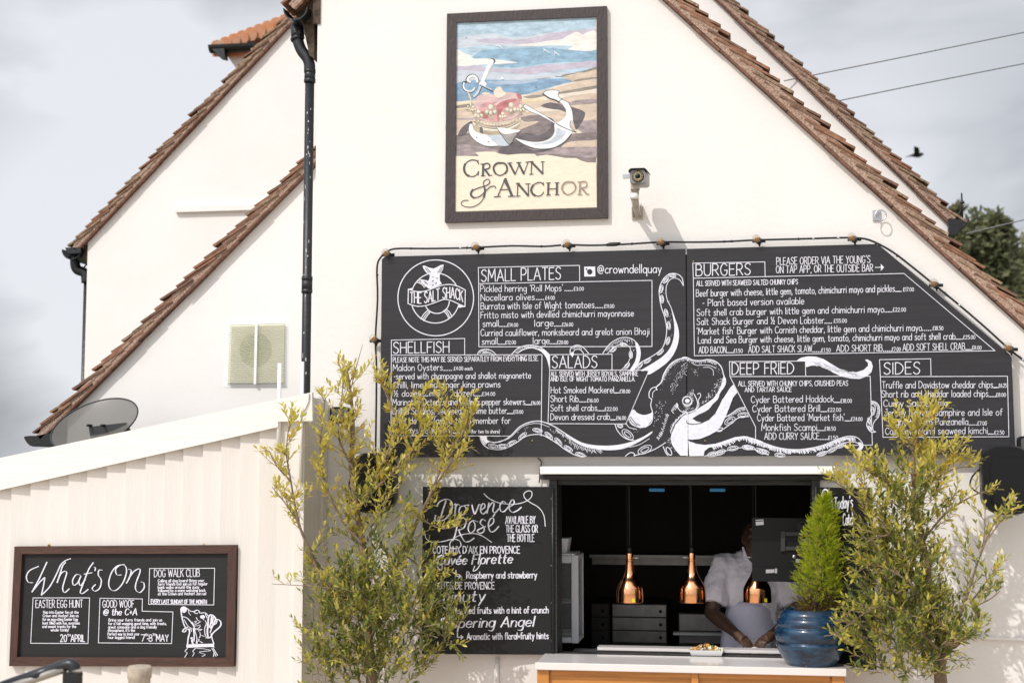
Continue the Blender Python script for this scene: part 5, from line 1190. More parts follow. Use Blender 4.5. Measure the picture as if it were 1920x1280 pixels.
# ---------------------------------------------------------------- vent, satellite dish
VY = YL-.032
vg = thing('wall_vent', tuple(at(483, 722, VY)), 'square yellowed louvre vent on the left wing wall', 'vent')
b = MB(); q = [at(x, y, VY) for x, y in ((428, 608), (536, 604), (534, 719), (424, 721))]; b.prism([at(x, y, VY+.03) for x, y in ((424, 603), (541, 599), (539, 724), (419, 726))], (0, .028, 0)); b.build('frame', M['trim'], vg)
b = MB(); b.prism([at(x, y, VY+.024) for x, y in ((430, 609), (534, 605), (532, 718), (426, 720))], (0, .005, 0), 0)
cc = at(479, 656, VY+.02); b.lathe((cc.x, VY+.0225, cc.z), [(0, 0), (.115, 0), (.12, .001)], 30, 1, 'y')
b.build('grille_back', [M['vent'], M['vent_in']], vg)
b = MB()
for k in range(31):
    y = 609+k*3.6; a0, a1 = at(430-k*.13, y, VY), at(533-k*.06, y-3.4+k*.11, VY); b.prism([a0, a1, a1+Vector((0, .014, -.0045)), a0+Vector((0, .014, -.0045))], (0, .001, .0015))
b.build('louvre', M['vent'], vg)
b = MB(); b.prism([at(478, 607, VY-.004), at(483, 607, VY-.004), at(480, 720, VY-.004), at(475.5, 720, VY-.004)], (0, .02, 0)); b.build('mullion', M['trim'], vg)

YD = .22
ds = thing('satellite_dish', tuple(at(180, 830, YD)), 'tinted see-through satellite dish standing behind the shed fascia', 'satellite dish')
dn = Vector((-.10, -.60, .79)).normalized(); dc = at(177, 794, YD); du = Vector((1, 0, 0)); du = (du-dn*du.dot(dn)).normalized(); dv = dn.cross(du)
b = MB(); Rd = .296; n = 48
rings = []
for r_, h in ((0, 0), (.25, .004), (.5, .016), (.75, .036), (.94, .056), (1.0, .064)):
    rings.append([dc+(du*math.cos(2*math.pi*j/n)+dv*math.sin(2*math.pi*j/n))*(Rd*max(r_, .001))+dn*(h-.064) for j in range(n)])
for k in range(len(rings)-1):
    for j in range(n): b.face([rings[k][j], rings[k][(j+1) % n], rings[k+1][(j+1) % n], rings[k+1][j]], 0, True)
b.build('dish', M['dishglass'], ds, weld=True)
b = MB(); b.tube(rings[-1]+[rings[-1][0]], .0055, 6); b.build('rim', M['plastic_dim'], ds)
b = MB(); a = at(168, 800, YD+.05); b.prism([at(166, 800, YD-.0), at(235, 792, YD-.0), at(250, 822, YD-.0), at(172, 834, YD-.0)], (0, .03, 0), 0)
b.tube([at(195, 810, YD+.05), at(200, 850, YD+.1), at(205, 960, YD+.1)], .02, 10, 0)
for q in ((164, 797), (190, 797)): c = at(*q, YD-.04); b.lathe((c.x, c.y, c.z), [(0, 0), (.009, 0), (.009, .06)], 10, 1, 'y')
b.build('mount', [M['plastic_dim'], M['iron']], ds)

# ---------------------------------------------------------------- loudspeakers and floodlights
def speaker(cx, cy, lab, wd, hd, Y, tiny):
    c = at(cx, cy, Y); s = thing('loudspeaker', (c.x, 0, c.z), lab, 'loudspeaker', 'black wall loudspeakers beside the hatch')
    b = MB(); r_ = .46
    loft(b, [rrect(c.x, c.z, wd*.94, hd*.965, wd*r_*1.5, Y, 8), rrect(c.x, c.z, wd*.985, hd*.99, wd*r_*1.55, Y+.012, 8), rrect(c.x, c.z, wd, hd, wd*r_*1.6, Y+.035, 8), rrect(c.x, c.z, wd*.97, hd*.97, wd*r_*1.55, Y+.13, 8), rrect(c.x, c.z, wd*.7, hd*.75, wd*.5, Y+.2, 8)])
    b.build('cabinet', M['plastic'], s)
    b = MB(); loft(b, [rrect(c.x+.01, c.z-.02, wd*.76, hd*.76, wd*.5, Y-.004, 8), rrect(c.x+.01, c.z-.02, wd*.78, hd*.78, wd*.5, Y+.004, 8)], cap=(True, False)); gr = b.build('grille', M['plastic_dim' if 0 else 'plastic'], s)
    b = MB(); b.box((c.x-.08, Y+.19, c.z-.06), (c.x+.08, -.002, c.z+.06)); b.tube(cat_rom([(c.x-wd+.01, Y+.1, c.z+hd*.35), (c.x-wd-.035, Y+.13, c.z+hd*.1), (c.x-wd-.04, Y+.16, c.z-hd*.2), (c.x-wd+.02, Y+.18, c.z-hd*.42)], 5), .005, 6); b.build('wall_mount', M['iron'], s)
    if tiny:
        P = Pen(lambda x, y, o: at(x, y, Y-.004-o)); P.text("Bosmap", cx+2, cy+34, cx+17, cy+34, 4.2, .9); P.build('badge', M['paper'], s)
speaker(1890, 900, 'black rounded loudspeaker on the wall at the right edge of the photo', .139, .195, -.33, True)
speaker(697, 905, 'black loudspeaker mostly hidden behind the left olive tree', .139, .185, -.24, False)
def flood(px, py, lab):
    c = at(px, py, -.16); s = thing('floodlight', (c.x, -.0, c.z), lab, 'floodlight', 'black floodlights on the wall')
    b = MB(); up_ = Vector((0, -.5, .86)); b.prism(rrect(c.x, c.z, .062, .052, .025, c.y, 5), (0, .06, 0)); b.build('body', M['plastic'], s)
    b = MB(); b.prism(rrect(c.x, c.z+.006, .048, .034, .015, c.y-.004, 5), (0, .0035, 0)); b.build('lamp_glass', M['pane'], s)
    b = MB(); b.tube([(c.x, c.y+.06, c.z-.02), (c.x, -.002, c.z-.05)], .016, 8); b.tube(cat_rom([(c.x+.02, c.y+.06, c.z-.03), (c.x+.05, c.y+.09, c.z-.1), (c.x+.03, -.01, c.z-.2)], 4), .005, 6); b.build('arm', M['iron'], s)
flood(636, 778, 'small black floodlight behind the top of the left olive tree'); flood(1931, 834, 'black floodlight just above the right loudspeaker, cut by the frame')
for lab, pts in (('white conduit running along the wall at the lower right', [(1800, 1192), (1850, 1196), (1960, 1200)]), ('thin pale cable along the wall under the left shutter', [(640, 1206), (800, 1212), (930, 1216), (1010, 1216)])):
    b = MB(); b.tube([at(x, y, -.012) for x, y in pts], .0085 if 'conduit' in lab else .006, 8); tag(b.build('wall_conduit', M['render']), lab, 'conduit')
b = MB(); b.tube([at(932, 1232, -.015), at(934, 1330, -.015)], .011, 8); tag(b.build('wall_pipe', M['render']), 'short upright white pipe on the wall beneath the left shutter', 'pipe')
b = MB(); b.tube(cat_rom([tuple(at(*q, -.02)) for q in ((1008, 858), (1015, 866), (1013, 880), (1011, 905))], 4), .004, 6); tag(b.build('hanging_cable', M['rubber']), 'short black cable hanging from the menu board to the hatch corner', 'cable')

# handrail and post in the foreground
YH = -3.2
hr = thing('handrail', tuple(at(136, 1270, YH)), 'dark metal handrail end at the bottom left corner', 'handrail')
hq = [at(-160, 1352, YH-.6), at(-20, 1296, YH-.15), at(70, 1264, YH), at(122, 1246, YH), at(136, 1246, YH), at(140, 1256, YH)]
b = MB(); b.tube(cat_rom([tuple(q) for q in hq], 5), .024, 14); b.tube([q+Vector((0, -.003, -.013)) for q in hq[:4]], .018, 10, 1); b.build('rail', [M['railmetal'], M['railsilver']], hr)
b = MB(); q = at(136, 1262, YH); b.box((q.x-.033, YH-.02, q.z-.05), (q.x+.03, YH+.03, q.z+.005)); b.tube([(q.x+.004, YH, q.z-.05), (q.x+.004, YH, .02)], .024, 12); b.build('rail_post', M['iron'], hr)
YW = -2.4; q = at(262, 1247, YW)
b = MB(); b.lathe((q.x, YW, 0), [(.0, .02), (.052, .02), (.05, q.z-.06), (.055, q.z-.055), (.057, q.z-.012), (.05, q.z), (0, q.z+.004)], 20); tag(b.build('post', M['postpaint']), 'weathered cream post top in front of the event board', 'post')
# ---------------------------------------------------------------- bar counter and kitchen things
YK = -.45; ZC = at(1290, 1247, YK).z
k0, k1 = at(1003, 1245, YK).x, at(1587, 1250, YK).x
ct = thing('bar_counter', ((k0+k1)/2, YK, 0), 'orange wooden bar counter with a white worktop under the hatch', 'counter')
b = MB(); b.box((k0, YK, ZC-.042), (k1, -.03, ZC)); b.build('worktop', M['counterwhite'], ct, bevel=.004)
b = MB(); b.box((k0+.05, YK+.055, .1), (k1-.05, -.08, ZC-.0425)); b.build('body', M['orangewood'], ct)
for px in (1018, 1303, 1572):
    q = at(px, 1270, YK+.03); wq = .035 if px != 1303 else .02
    b = MB(); b.box((q.x-wq, YK+.03, 0.03), (q.x+wq, YK+.054, ZC-.044)); b.build('post', M['orangewood'], ct, bevel=.003)
b = MB(); q = at(1290, 1266, YK+.04); b.box((k0+.09, YK+.04, ZC-.075), (at(1303, 1270, YK).x-.021, YK+.0545, ZC-.044)); b.box((at(1303, 1270, YK).x+.021, YK+.04, ZC-.075), (k1-.09, YK+.0545, ZC-.044)); b.build('top_rail', M['orangewood'], ct)

# copper heat lamps
YT = .42
def heat_lamp(px, lab):
    q = at(px, 1128, YT); t0 = thing('heat_lamp', (q.x, YT, q.z), lab, 'heat lamp', 'copper heat lamps hanging in the hatch')
    b = MB(); s = .0894/26
    prof = [(25.6, 0), (25.8, 2), (25.6, 18), (24, 27), (18.4, 38), (14, 45), (10.6, 52), (8.6, 60), (7.2, 70), (6.9, 78), (6.9, 89), (6.3, 90), (0, 90)]
    pr = cat_rom([(r*s, h*s) for r, h in prof[:10]], 4)+[(r*s, h*s) for r, h in prof[10:]]
    b.lathe((q.x, YT, q.z), [(25*s, 3*s)]+pr, 40); b.build('shade', M['copper'], t0)
    b = MB(); b.lathe((q.x, YT, q.z), [(7*s, 76*s), (7.5*s, 76.5*s), (7.5*s, 78*s), (7*s, 78.5*s)], 30); b.build('neck_band', M['copper'], t0)
    b = MB(); b.tube([(q.x, YT, q.z+90*s), (q.x, YT, q.z+100*s)], .013, 10); b.tube([(q.x, YT, q.z+98*s), (q.x, YT, KZ1-.01)], .0045, 8); b.build('cord', M['rubber'], t0)
    sx = 1 if px < 1240 else -1
    b = MB(); b.tube([(q.x+sx*7*s, YT-.005, q.z+81*s), (q.x+sx*17*s, YT-.008, q.z+81*s)], .0055, 8); b.build('switch', M['chrome'], t0)
    return q, s
for px, lab in ((1181, 'leftmost copper heat lamp, hanging clear of the chef'), (1298, 'middle copper heat lamp beside the chef\'s sleeve'), (1420, 'copper heat lamp half hidden under the monitor')):
    q, s = heat_lamp(px, lab)
    if px != 1298:
        t0 = [o for o in sc.objects if o.name.startswith('heat_lamp')][-1]
        a = rad(-72 if px < 1200 else -55); c = Vector((q.x, YT, q.z+5*s)); 
        b = MB(); rr0 = 26.4*s
        pts = [(a+d*.11) for d in (-1, 1)]
        b.face([c+Vector((rr0*math.cos(pts[0]), rr0*math.sin(pts[0]), -3*s)), c+Vector((rr0*math.cos(pts[1]), rr0*math.sin(pts[1]), -3*s)), c+Vector((rr0*math.cos(pts[1]), rr0*math.sin(pts[1]), 4*s)), c+Vector((rr0*math.cos(pts[0]), rr0*math.sin(pts[0]), 4*s))])
        b.build('sticker', M['yellow'], t0)
for i, (p0, p1) in enumerate(((1217, 1246), (1331, 1360))):
    a, c = at(p0, 915, .16), at(p1, 920, .16); b = MB(); b.box((a.x, .15, a.z-.02), (c.x, .19, a.z)); 
    tag(b.build('blue_pad', M['bluepad'], bevel=.003), ('left of two blue foam pads under the hatch lintel, between the first two lamps' if i == 0 else 'right of two blue foam pads under the hatch lintel, nearer the monitor'), 'pad', 'blue pads under the lintel')
# drawer units
def unit(name, lab, px0, px1, py0, rows, Y, m, z0=.05):
    a, c = at(px0, py0, Y), at(px1, py0, Y); t0 = thing(name, ((a.x+c.x)/2, Y, z0), lab, 'kitchen unit')
    b = MB(); b.box((a.x, Y+.012, z0), (c.x, Y+.6, a.z)); b.build('carcass', M['steel_dark'], t0)
    zt_ = a.z-.004
    for r in rows:
        zb_ = at(px0, r, Y).z; b = MB(); b.box((a.x+.004, Y-.004, zb_+.004), (c.x-.004, Y+.0118, zt_)); d = b.build('drawer', m, t0, bevel=.003)
        b = MB(); b.ell((c.x-.045, Y-.008, (zb_+zt_)/2), .012, .008, .012, 10); b.build('knob', M['plastic'], d); zt_ = zb_-.002
unit('drawer_unit', 'bank of three dull steel drawers behind the leftmost lamp', 1147, 1250, 1131, (1156, 1181, 1204), 1.75, M['steel'])
unit('drawer_unit', 'dark narrow drawers left of the steel drawer bank', 1108, 1142, 1131, (1156, 1181, 1204), 1.78, M['steel_dark'])
unit('oven', 'steel oven front behind the middle heat lamp', 1272, 1372, 1149, (1182, 1206), 1.7, M['steel'])
b = MB(); a, c = at(1262, 1187, 1.62), at(1380, 1187, 1.62); b.box((a.x, 1.62, a.z-.01), (c.x, 1.69, a.z+.008)); tag(b.build('oven_rail', M['steel_light']), 'bright steel rail across the front of the oven', 'rail')
# glass display cabinet
YG = .42; dcab = thing('display_cabinet', tuple(at(1060, 1205, YG)), 'small grey framed glass display cabinet at the left end of the hatch', 'display cabinet')
a, c = at(1040, 1040, YG), at(1085, 1205, YG); dx = .30
def bar(b, p, q, t=.014): b.tube([p, q], t, 8)
b = MB(); x0, x1, z0, z1 = a.x-.28, c.x, c.z, a.z
for yy in (YG, YG+dx):
    b.box((x1-.045, yy-.01, z0), (x1, yy+.012, z1)); b.box((x0, yy-.01, z1-.05), (x1-.046, yy+.011, z1-.002)); b.box((x0, yy-.01, z0+.002), (x1-.046, yy+.011, z0+.035))
b.box((x1-.03, YG+.013, z1-.03), (x1-.001, YG+dx-.011, z1-.001)); b.box((x1-.03, YG+.013, z0+.001), (x1-.001, YG+dx-.011, z0+.03)); b.box((x0, YG-.03, z1), (x1-.02, YG+dx, z1+.012))
b.build('frame', M['cabinet'], dcab, bevel=.004)
b = MB(); b.box((x0, YG+.002, z0+.036), (x1-.046, YG+.005, z1-.051)); b.box((x1-.012, YG+.013, z0+.031), (x1-.008, YG+dx-.012, z1-.031)); b.build('glass', M['pane'], dcab)
b = MB()
for zz_ in (z0+.05, z0+.36*(z1-z0)+.05): b = MB(); b.box((x0, YG+.02, zz_), (x1-.05, YG+dx-.02, zz_+.006)); b.build('shelf', M['steel_light'], dcab)
bx = at(1047, 1034, YG+.05); b = MB(); s0 = .07
b.hexa([(bx.x-.17, YG+.03, z1+.0125), (bx.x+.055, YG+.03, z1+.0125), (bx.x+.055, YG+.2, z1+.0125), (bx.x-.17, YG+.2, z1+.0125), (bx.x-.18, YG+.02, z1+.105), (bx.x+.068, YG+.02, z1+.105), (bx.x+.068, YG+.21, z1+.105), (bx.x-.18, YG+.21, z1+.105)])
tag(b.build('carton', M['paper'], bevel=.003), 'white cardboard tub on top of the glass display cabinet', 'carton')

# monitor seen from behind
YO = .25; mo = thing('monitor', tuple(at(1480, 1092, YO)), 'black monitor seen from behind at the right side of the hatch', 'monitor')
b = MB(); q = [(1410, 970), (1566, 972), (1566, 1092), (1410, 1089)]; b.prism([at(x, y, YO) for x, y in q], (0, .03, 0)); b.prism([at(x, y, YO-.01) for x, y in ((1412, 1063), (1562, 1065), (1564, 1091), (1412, 1088))], (0, .0095, 0)); b.build('casing', M['plastic'], mo, bevel=.004)
b = MB(); b.prism([at(x, y, YO-.02) for x, y in ((1464, 996), (1472, 995), (1472, 1032), (1464, 1033))], (0, .0195, 0)); b.prism([at(x, y, YO-.016) for x, y in ((1473, 997), (1540, 997), (1540, 1004), (1473, 1004))], (0, .0155, 0)); b.prism([at(x, y, YO-.016) for x, y in ((1473, 1024), (1540, 1024), (1540, 1031), (1473, 1031))], (0, .0155, 0))
b.box((at(1500, 1010, YO).x, YO-.05, at(1500, 1020, YO).z), (XH1+.2, YO-.021, at(1500, 1008, YO).z)); b.build('bracket', M['plastic_dim'], mo)
P = Pen(lambda x, y, o: at(x, y, YO-o)); P.ring(1505, 987, 9, 9, .9); P.text("DELL", 1499.5, 990, 1511, 990, 6, 1.0); P.build('badge', M['plastic_dim'], mo)
b = MB(); b.prism([at(x, y, YO-.002) for x, y in ((1416.5, 974), (1431.5, 973), (1432, 983), (1417.5, 984.5))], (0, .0015, 0)); b.prism([at(x, y, YO-.0025) for x, y in ((1416.5, 975.6), (1431.5, 974.8), (1431.5, 976.6), (1416.7, 977.4))], (0, .0004, 0), 1); b.build('sticker', [M['paper'], M['plastic']], mo)
b = MB(); b.prism([at(x, y, YO-.013) for x, y in ((1436, 1067), (1452, 1066.5), (1452, 1073), (1436, 1074))], (0, .002, 0)); b.prism([at(x, y, YO-.013) for x, y in ((1453, 1065), (1457, 1065), (1457, 1074), (1453, 1074))], (0, .002, 0)); b.build('port_panel', M['chrome'], mo); b = MB()
b.ell(at(1489, 1043, YO-.002), .012, .006, .012, 10); b.build('knob', M['chrome'], mo); b = MB(); b.prism([at(x, y, YO-.006) for x, y in ((1492, 1047), (1499, 1047), (1499, 1054), (1492, 1054))], (0, .005, 0)); b.build('port', M['chrome'], mo)

# tray of food on the sill
fy = .015; ft = thing('food_tray', tuple(at(1324, 1228, fy)), 'small white tray heaped with golden food on the hatch sill', 'food tray')
f0, f1 = at(1294, 1228, fy), at(1355, 1228, fy); zf = f0.z
def tray(z, gx, y0, y1): return [(f0.x-gx, y0, z), (f1.x+gx, y0, z), (f1.x+gx, y1, z), (f0.x-gx, y1, z)]
b = MB(); lo = tray(zf+.001, -.008, fy-.028, fy+.09); hi = tray(zf+.036, .004, fy-.04, fy+.1); hi2 = tray(zf+.036, 0, fy-.035, fy+.095); lo2 = tray(zf+.006, -.010, fy-.024, fy+.086)
for k in range(4):
    j = (k+1) % 4; b.face([lo[k], lo[j], hi[j], hi[k]]); b.face([hi[k], hi[j], hi2[j], hi2[k]]); b.face([hi2[k], hi2[j], lo2[j], lo2[k]])
b.face(lo[::-1]); b.face(lo2); b.build('tray', M['steel_light'], ft)
rr = random.Random(9); b = MB(); FM = [mat('fried_golden', (.66, .36, .08), .6, var=.4, vs=60, bump=.4), mat('pale_flakes', (.80, .70, .48), .7), mat('toasted_brown', (.32, .14, .04), .7), mat('green_herb', (.16, .26, .05), .6)]
for k in range(130):
    u, v = rr.uniform(-1, 1), rr.uniform(-1, 1); x = (f0.x+f1.x)/2+u*.092; y = fy+.03+v*.05
    z = zf+.02+.045*max(0, 1-u*u*.8)*max(.2, 1-v*v)*rr.uniform(.5, 1)
    e_ = Euler((rr.uniform(0, 3), rr.uniform(0, 3), rr.uniform(0, 3))).to_matrix(); b.ell((x, y, z), rr.uniform(.006, .018), rr.uniform(.004, .008), rr.uniform(.004, .008), 7, rr.choice([0, 0, 0, 1, 1, 2, 3]), e_)
b.build('food', FM, ft)

# ---------------------------------------------------------------- the cook
def person():
    root = thing('person', (at(1410, 1200, 1.05).x, 1.05, .05), 'person in a pale short sleeved shirt and apron preparing food behind the heat lamps', 'person')
    H = lambda x, y, Y: at(x, y, Y)
    b = MB()
    hd = H(1415, 1008, .98)
    # head with face, turned down towards the hands
    rot = Euler((rad(-28), 0, rad(4))).to_matrix()
    def hp(x, y, z): return hd+rot @ Vector((x, y, z))
    b.ell(hd, .078, .098, .118, 20, 0, rot); b.ell(hp(0, -.04, -.055), .058, .06, .068, 16, 0, rot)          # skull, jaw
    b.ell(hp(0, -.098, -.012), .017, .024, .028, 10, 0, rot); b.ell(hp(0, -.094, .022), .05, .014, .012, 10, 0, rot)    # nose, brow
    for s in (-1, 1):
        b.ell(hp(s*.078, .005, -.01), .012, .026, .036, 10, 0, rot); b.ell(hp(s*.034, -.072, -.02), .024, .025, .022, 10, 0, rot); b.ell(hp(s*.030, -.087, .004), .013, .009, .009, 8, 0, rot)
    b.ell(hp(0, -.094, -.058), .026, .012, .010, 10, 0, rot)
    nk = H(1412, 1045, 1.05); b.tube([hp(0, .02, -.07), nk, nk+Vector((0, .01, -.06))], [.062, .068, .085], 14)
    sh = [H(1356, 1060, 1.08), H(1470, 1060, 1.08)]; el_ = [H(1334, 1148, 1.0), H(1500, 1146, 1.0)]; wr = [H(1379, 1186, .80), H(1452, 1186, .80)]; kn = [H(1394, 1200, .735), H(1434, 1199, .735)]
    tb = (sh[0]+sh[1])/2
    b.ell(tb+Vector((0, .02, -.16)), .20, .125, .27, 20); b.ell(tb+Vector((0, .02, -.42)), .185, .125, .25, 20); b.ell(tb+Vector((0, .02, -.01)), .20, .09, .075, 16)
    for i in (0, 1):
        s = -1 if i == 0 else 1
        b.tube([tb+Vector((s*.12, 0, 0)), sh[i], sh[i].lerp(el_[i], .5), el_[i]], [.07, .072, .062, .050], 12); b.ell(el_[i], .05, .05, .05, 10)
        b.tube([el_[i], el_[i].lerp(wr[i], .35), wr[i]], [.050, .049, .033], 12)
        ax = (kn[i]-wr[i]).normalized(); side = Vector((-s, .2, 0)); side = (side-ax*side.dot(ax)).normalized(); nrm = ax.cross(side)
        if nrm.z < 0: nrm = -nrm
        b.tube([wr[i], wr[i].lerp(kn[i], .4), kn[i]], [.032, .036, .032], 10)
        for f in range(4):
            base = kn[i]+side*((f-1.5)*-.0185); L_ = (.066, .078, .074, .058)[f]
            b.tube([base-ax*.02, base+ax*L_*.45+nrm*.006, base+ax*L_*.75-nrm*.016+side*.006, base+ax*L_*.85-nrm*.045+side*.010], [.0115, .0105, .0095, .0075], 8)
        tb_ = wr[i].lerp(kn[i], .45)+side*.03
        b.tube([tb_-side*.012, tb_+side*.016+ax*.02-nrm*.008, tb_+side*.018+ax*.055-nrm*.03], [.014, .012, .009], 8)
    hip = tb+Vector((0, .02, -.62)); b.ell(hip, .18, .13, .14, 16)
    for s in (-1, 1): b.tube([hip+Vector((s*.09, 0, -.02)), (hip.x+s*.1, hip.y, .50), (hip.x+s*.1, hip.y+.01, .14)], [.10, .065, .045], 12); b.ell((hip.x+s*.1, hip.y-.06, .10), .045, .12, .045, 12)
    o = b.build('body', M['skin'], root)
    rm = o.modifiers.new('skin_surface', 'REMESH'); rm.mode = 'VOXEL'; rm.voxel_size = .0058; rm.use_smooth_shade = True
    sm = o.modifiers.new('soften', 'SMOOTH'); sm.iterations = 3; sm.factor = .5
    b = MB(); b.ell(hp(0, .014, .022), .081, .096, .107, 20, 0, rot); 
    hr_ = b.build('hair', M['hair'], o)
    # shirt
    b = MB()
    b.ell(tb+Vector((0, .02, -.15)), .222, .150, .27, 24); b.ell(tb+Vector((0, .02, -.40)), .205, .150, .26, 24); b.ell(tb+Vector((0, .02, -.015)), .205, .105, .082, 20)
    for i in (0, 1):
        s = -1 if i == 0 else 1; e_ = sh[i].lerp(el_[i], .80)
        b.tube([tb+Vector((s*.10, .01, -.01)), sh[i], sh[i].lerp(el_[i], .4), e_], [.09, .096, .094, .090], 16)
    b.tube([hip+Vector((0, 0, .16)), hip+Vector((0, 0, -.02))], [.20, .19], 20)
    o2 = b.build('shirt', M['shirt'], o)
    rm = o2.modifiers.new('cloth_surface', 'REMESH'); rm.mode = 'VOXEL'; rm.voxel_size = .009; rm.use_smooth_shade = True
    sm = o2.modifiers.new('soften', 'SMOOTH'); sm.iterations = 6; sm.factor = .5
    tx = bpy.data.textures.new('cloth_folds', 'CLOUDS'); tx.noise_scale = .09; tx.noise_depth = 2
    dp = o2.modifiers.new('folds', 'DISPLACE'); dp.texture = tx; dp.strength = .042; dp.mid_level = .5
    # collar and placket
    b = MB(); c0 = H(1397, 1036, 1.0); 
    for s, q in ((-1, ((1394, 1024), (1402, 1046), (1416, 1062))), (1, ((1432, 1024), (1428, 1046), (1416, 1062)))):
        p = [H(x, y, .945) for x, y in q]; b.prism([p[0], p[1], p[2]+Vector((0, -.01, 0)), p[1]+Vector((s*.026, .004, -.012)), p[0]+Vector((s*.010, .03, -.006))], (0, .006, 0))
    b.build('collar', M['shirt'], o)
    # apron
    b = MB(); rows = []
    for k, (y, hw, dep) in enumerate(((1128, 36, .128), (1140, 40, .138), (1155, 46, .146), (1175, 50, .150), (1200, 53, .150), (1240, 56, .15), (1300, 58, .15), (1400, 60, .14))):
        row = []
        for j in range(13):
            f = j/12*2-1; yy = tb.y+.02-dep-.028+.10*f*f+.0025*math.sin(f*5+k*.8); c = H(1408, y, yy); row.append(Vector((c.x+f*hw*.00372, yy, c.z)))
        rows.append(row)
    for k in range(len(rows)-1):
        for j in range(12): b.face([rows[k][j], rows[k][j+1], rows[k+1][j+1], rows[k+1][j]], 0, True)
    o3 = b.build('apron', M['apron'], o, weld=True); so = o3.modifiers.new('thickness', 'SOLIDIFY'); so.thickness = .004; so.offset = -1
person()
b = MB(); q = at(1415, 1212, .70); b.ell((q.x, .70, .985+.02), .032, .03, .02, 14); b.ell((q.x, .70, 1.018), .024, .024, .014, 12); tag(b.build('bread_roll', mat('pale_dough', (.72, .64, .54), .8, var=.2, vs=30)), 'small pale bread roll between the hands of the person', 'bread roll')

# ---------------------------------------------------------------- potted conifer
def leafmats(pref, cols, tr=.35, rough=.5): return [mat('%s_%d' % (pref, i), c, rough, var=.25, vs=30, trans=tr, spec=.4) for i, c in enumerate(cols)]
pcx = at(1521, 1240, -.29); pt = thing('potted_conifer', (pcx.x, -.29, ZC), 'bright green conifer in a ribbed blue glazed pot on the counter', 'potted plant')
b = MB(); s = 8.42/F
prof = [(0, 2), (40, 0), (45, 3), (53, 14), (60, 27), (63.2, 36), (63, 39), (60.8, 41.2), (61.2, 43), (63, 46), (64.8, 53), (64.4, 61), (62.6, 65.5), (59.6, 68), (60, 70), (61, 74), (60.4, 79), (58, 83.5), (54.6, 86), (54.8, 88.5), (53, 93), (49, 97), (46, 99), (43, 97), (42, 88), (40, 84)]
b.lathe((pcx.x, -.29, ZC+.0015), [(r*s, h*s) for r, h in cat_rom(prof, 3)], 56); b.build('pot', M['glaze'], pt)
b = MB(); b.lathe((pcx.x, -.29, ZC), [(0, 86*s), (42*s, 86*s)], 24); b.build('soil', mat('dark_compost', (.03, .02, .012), .95, bump=.8), pt)
rr = random.Random(31); b = MB(); tw = MB()
ax0, ax1 = Vector((pcx.x+.035, -.27, ZC+85*s)), Vector((at(1548, 930, -.27).x, -.27, at(1548, 930, -.27).z)); Hc = ax1.z-ax0.z
CR = [(0, .115), (.08, .15), (.2, .165), (.4, .15), (.6, .13), (.78, .098), (.92, .055), (1, .012)]
def crad(f):
    for (a, ra), (c, rc) in zip(CR, CR[1:]):
        if f <= c: return ra+(rc-ra)*(f-a)/(c-a)
    return .012
def spray(c, d, L_, m):
    d = d.normalized(); sd = d.cross(Vector((rr.uniform(-1, 1), rr.uniform(-1, 1), rr.uniform(-1, 1)))).normalized()
    for k in range(7):
        f = k/6; p = c+d*L_*f*.75; sg_ = 1 if k % 2 else -1
        tip = p+(d*.75+sd*sg_*(.7-.5*f)).normalized()*L_*(.42-.14*f); wv = d.cross(sd)*L_*.03+sd*L_*.03
        mid = p.lerp(tip, .5); b.face([p, mid+wv, tip, mid-wv], m)
    b.face([c-sd*L_*.02, c+d*L_, c+sd*L_*.02], m)
for k in range(5000):
    f = rr.random()**1.05; a = rr.uniform(0, 2*math.pi); lump = 1+.26*math.sin(a*3+f*17)+.17*math.sin(a*5-f*31)+.1*math.sin(a*2+f*47)
    r_ = crad(f)*.76*lump*math.sqrt(rr.uniform(.12, 1)); ctr = ax0.lerp(ax1, f); c = ctr+Vector((r_*math.cos(a), r_*math.sin(a), rr.uniform(-.01, .01)))
    d = Vector((math.cos(a)*.9+rr.gauss(0, .45), math.sin(a)*.9+rr.gauss(0, .45), .45+.45*f+rr.gauss(0, .35)))
    brown = f < .17+rr.uniform(-.06, .06)
    m = rr.choice((3, 4)) if (brown and rr.random() < .85) else rr.choice((0, 0, 1, 1, 2)) if rr.random() > .05 else 5
    spray(c, d, rr.uniform(.020, .038)*(1.7 if rr.random() < .12 else 1), m)
b.build('foliage', leafmats('conifer_spray', [(.42, .48, .016), (.27, .35, .014), (.56, .56, .04), (.24, .14, .04), (.13, .08, .035), (.50, .38, .09)], .4), pt)
b = MB(); b.tube([ax0, ax0.lerp(ax1, .5)], [.02, .008], 8)
for k in range(26):
    a = rr.uniform(0, 6.28); z_ = rr.uniform(0, .25); c = ax0.lerp(ax1, z_); b.tube([c, c+Vector((math.cos(a)*.05, math.sin(a)*.05, .03)), c+Vector((math.cos(a)*.10, math.sin(a)*.10, .09))], [.004, .003, .002], 5)
b.build('trunk', M['barkd'], pt)

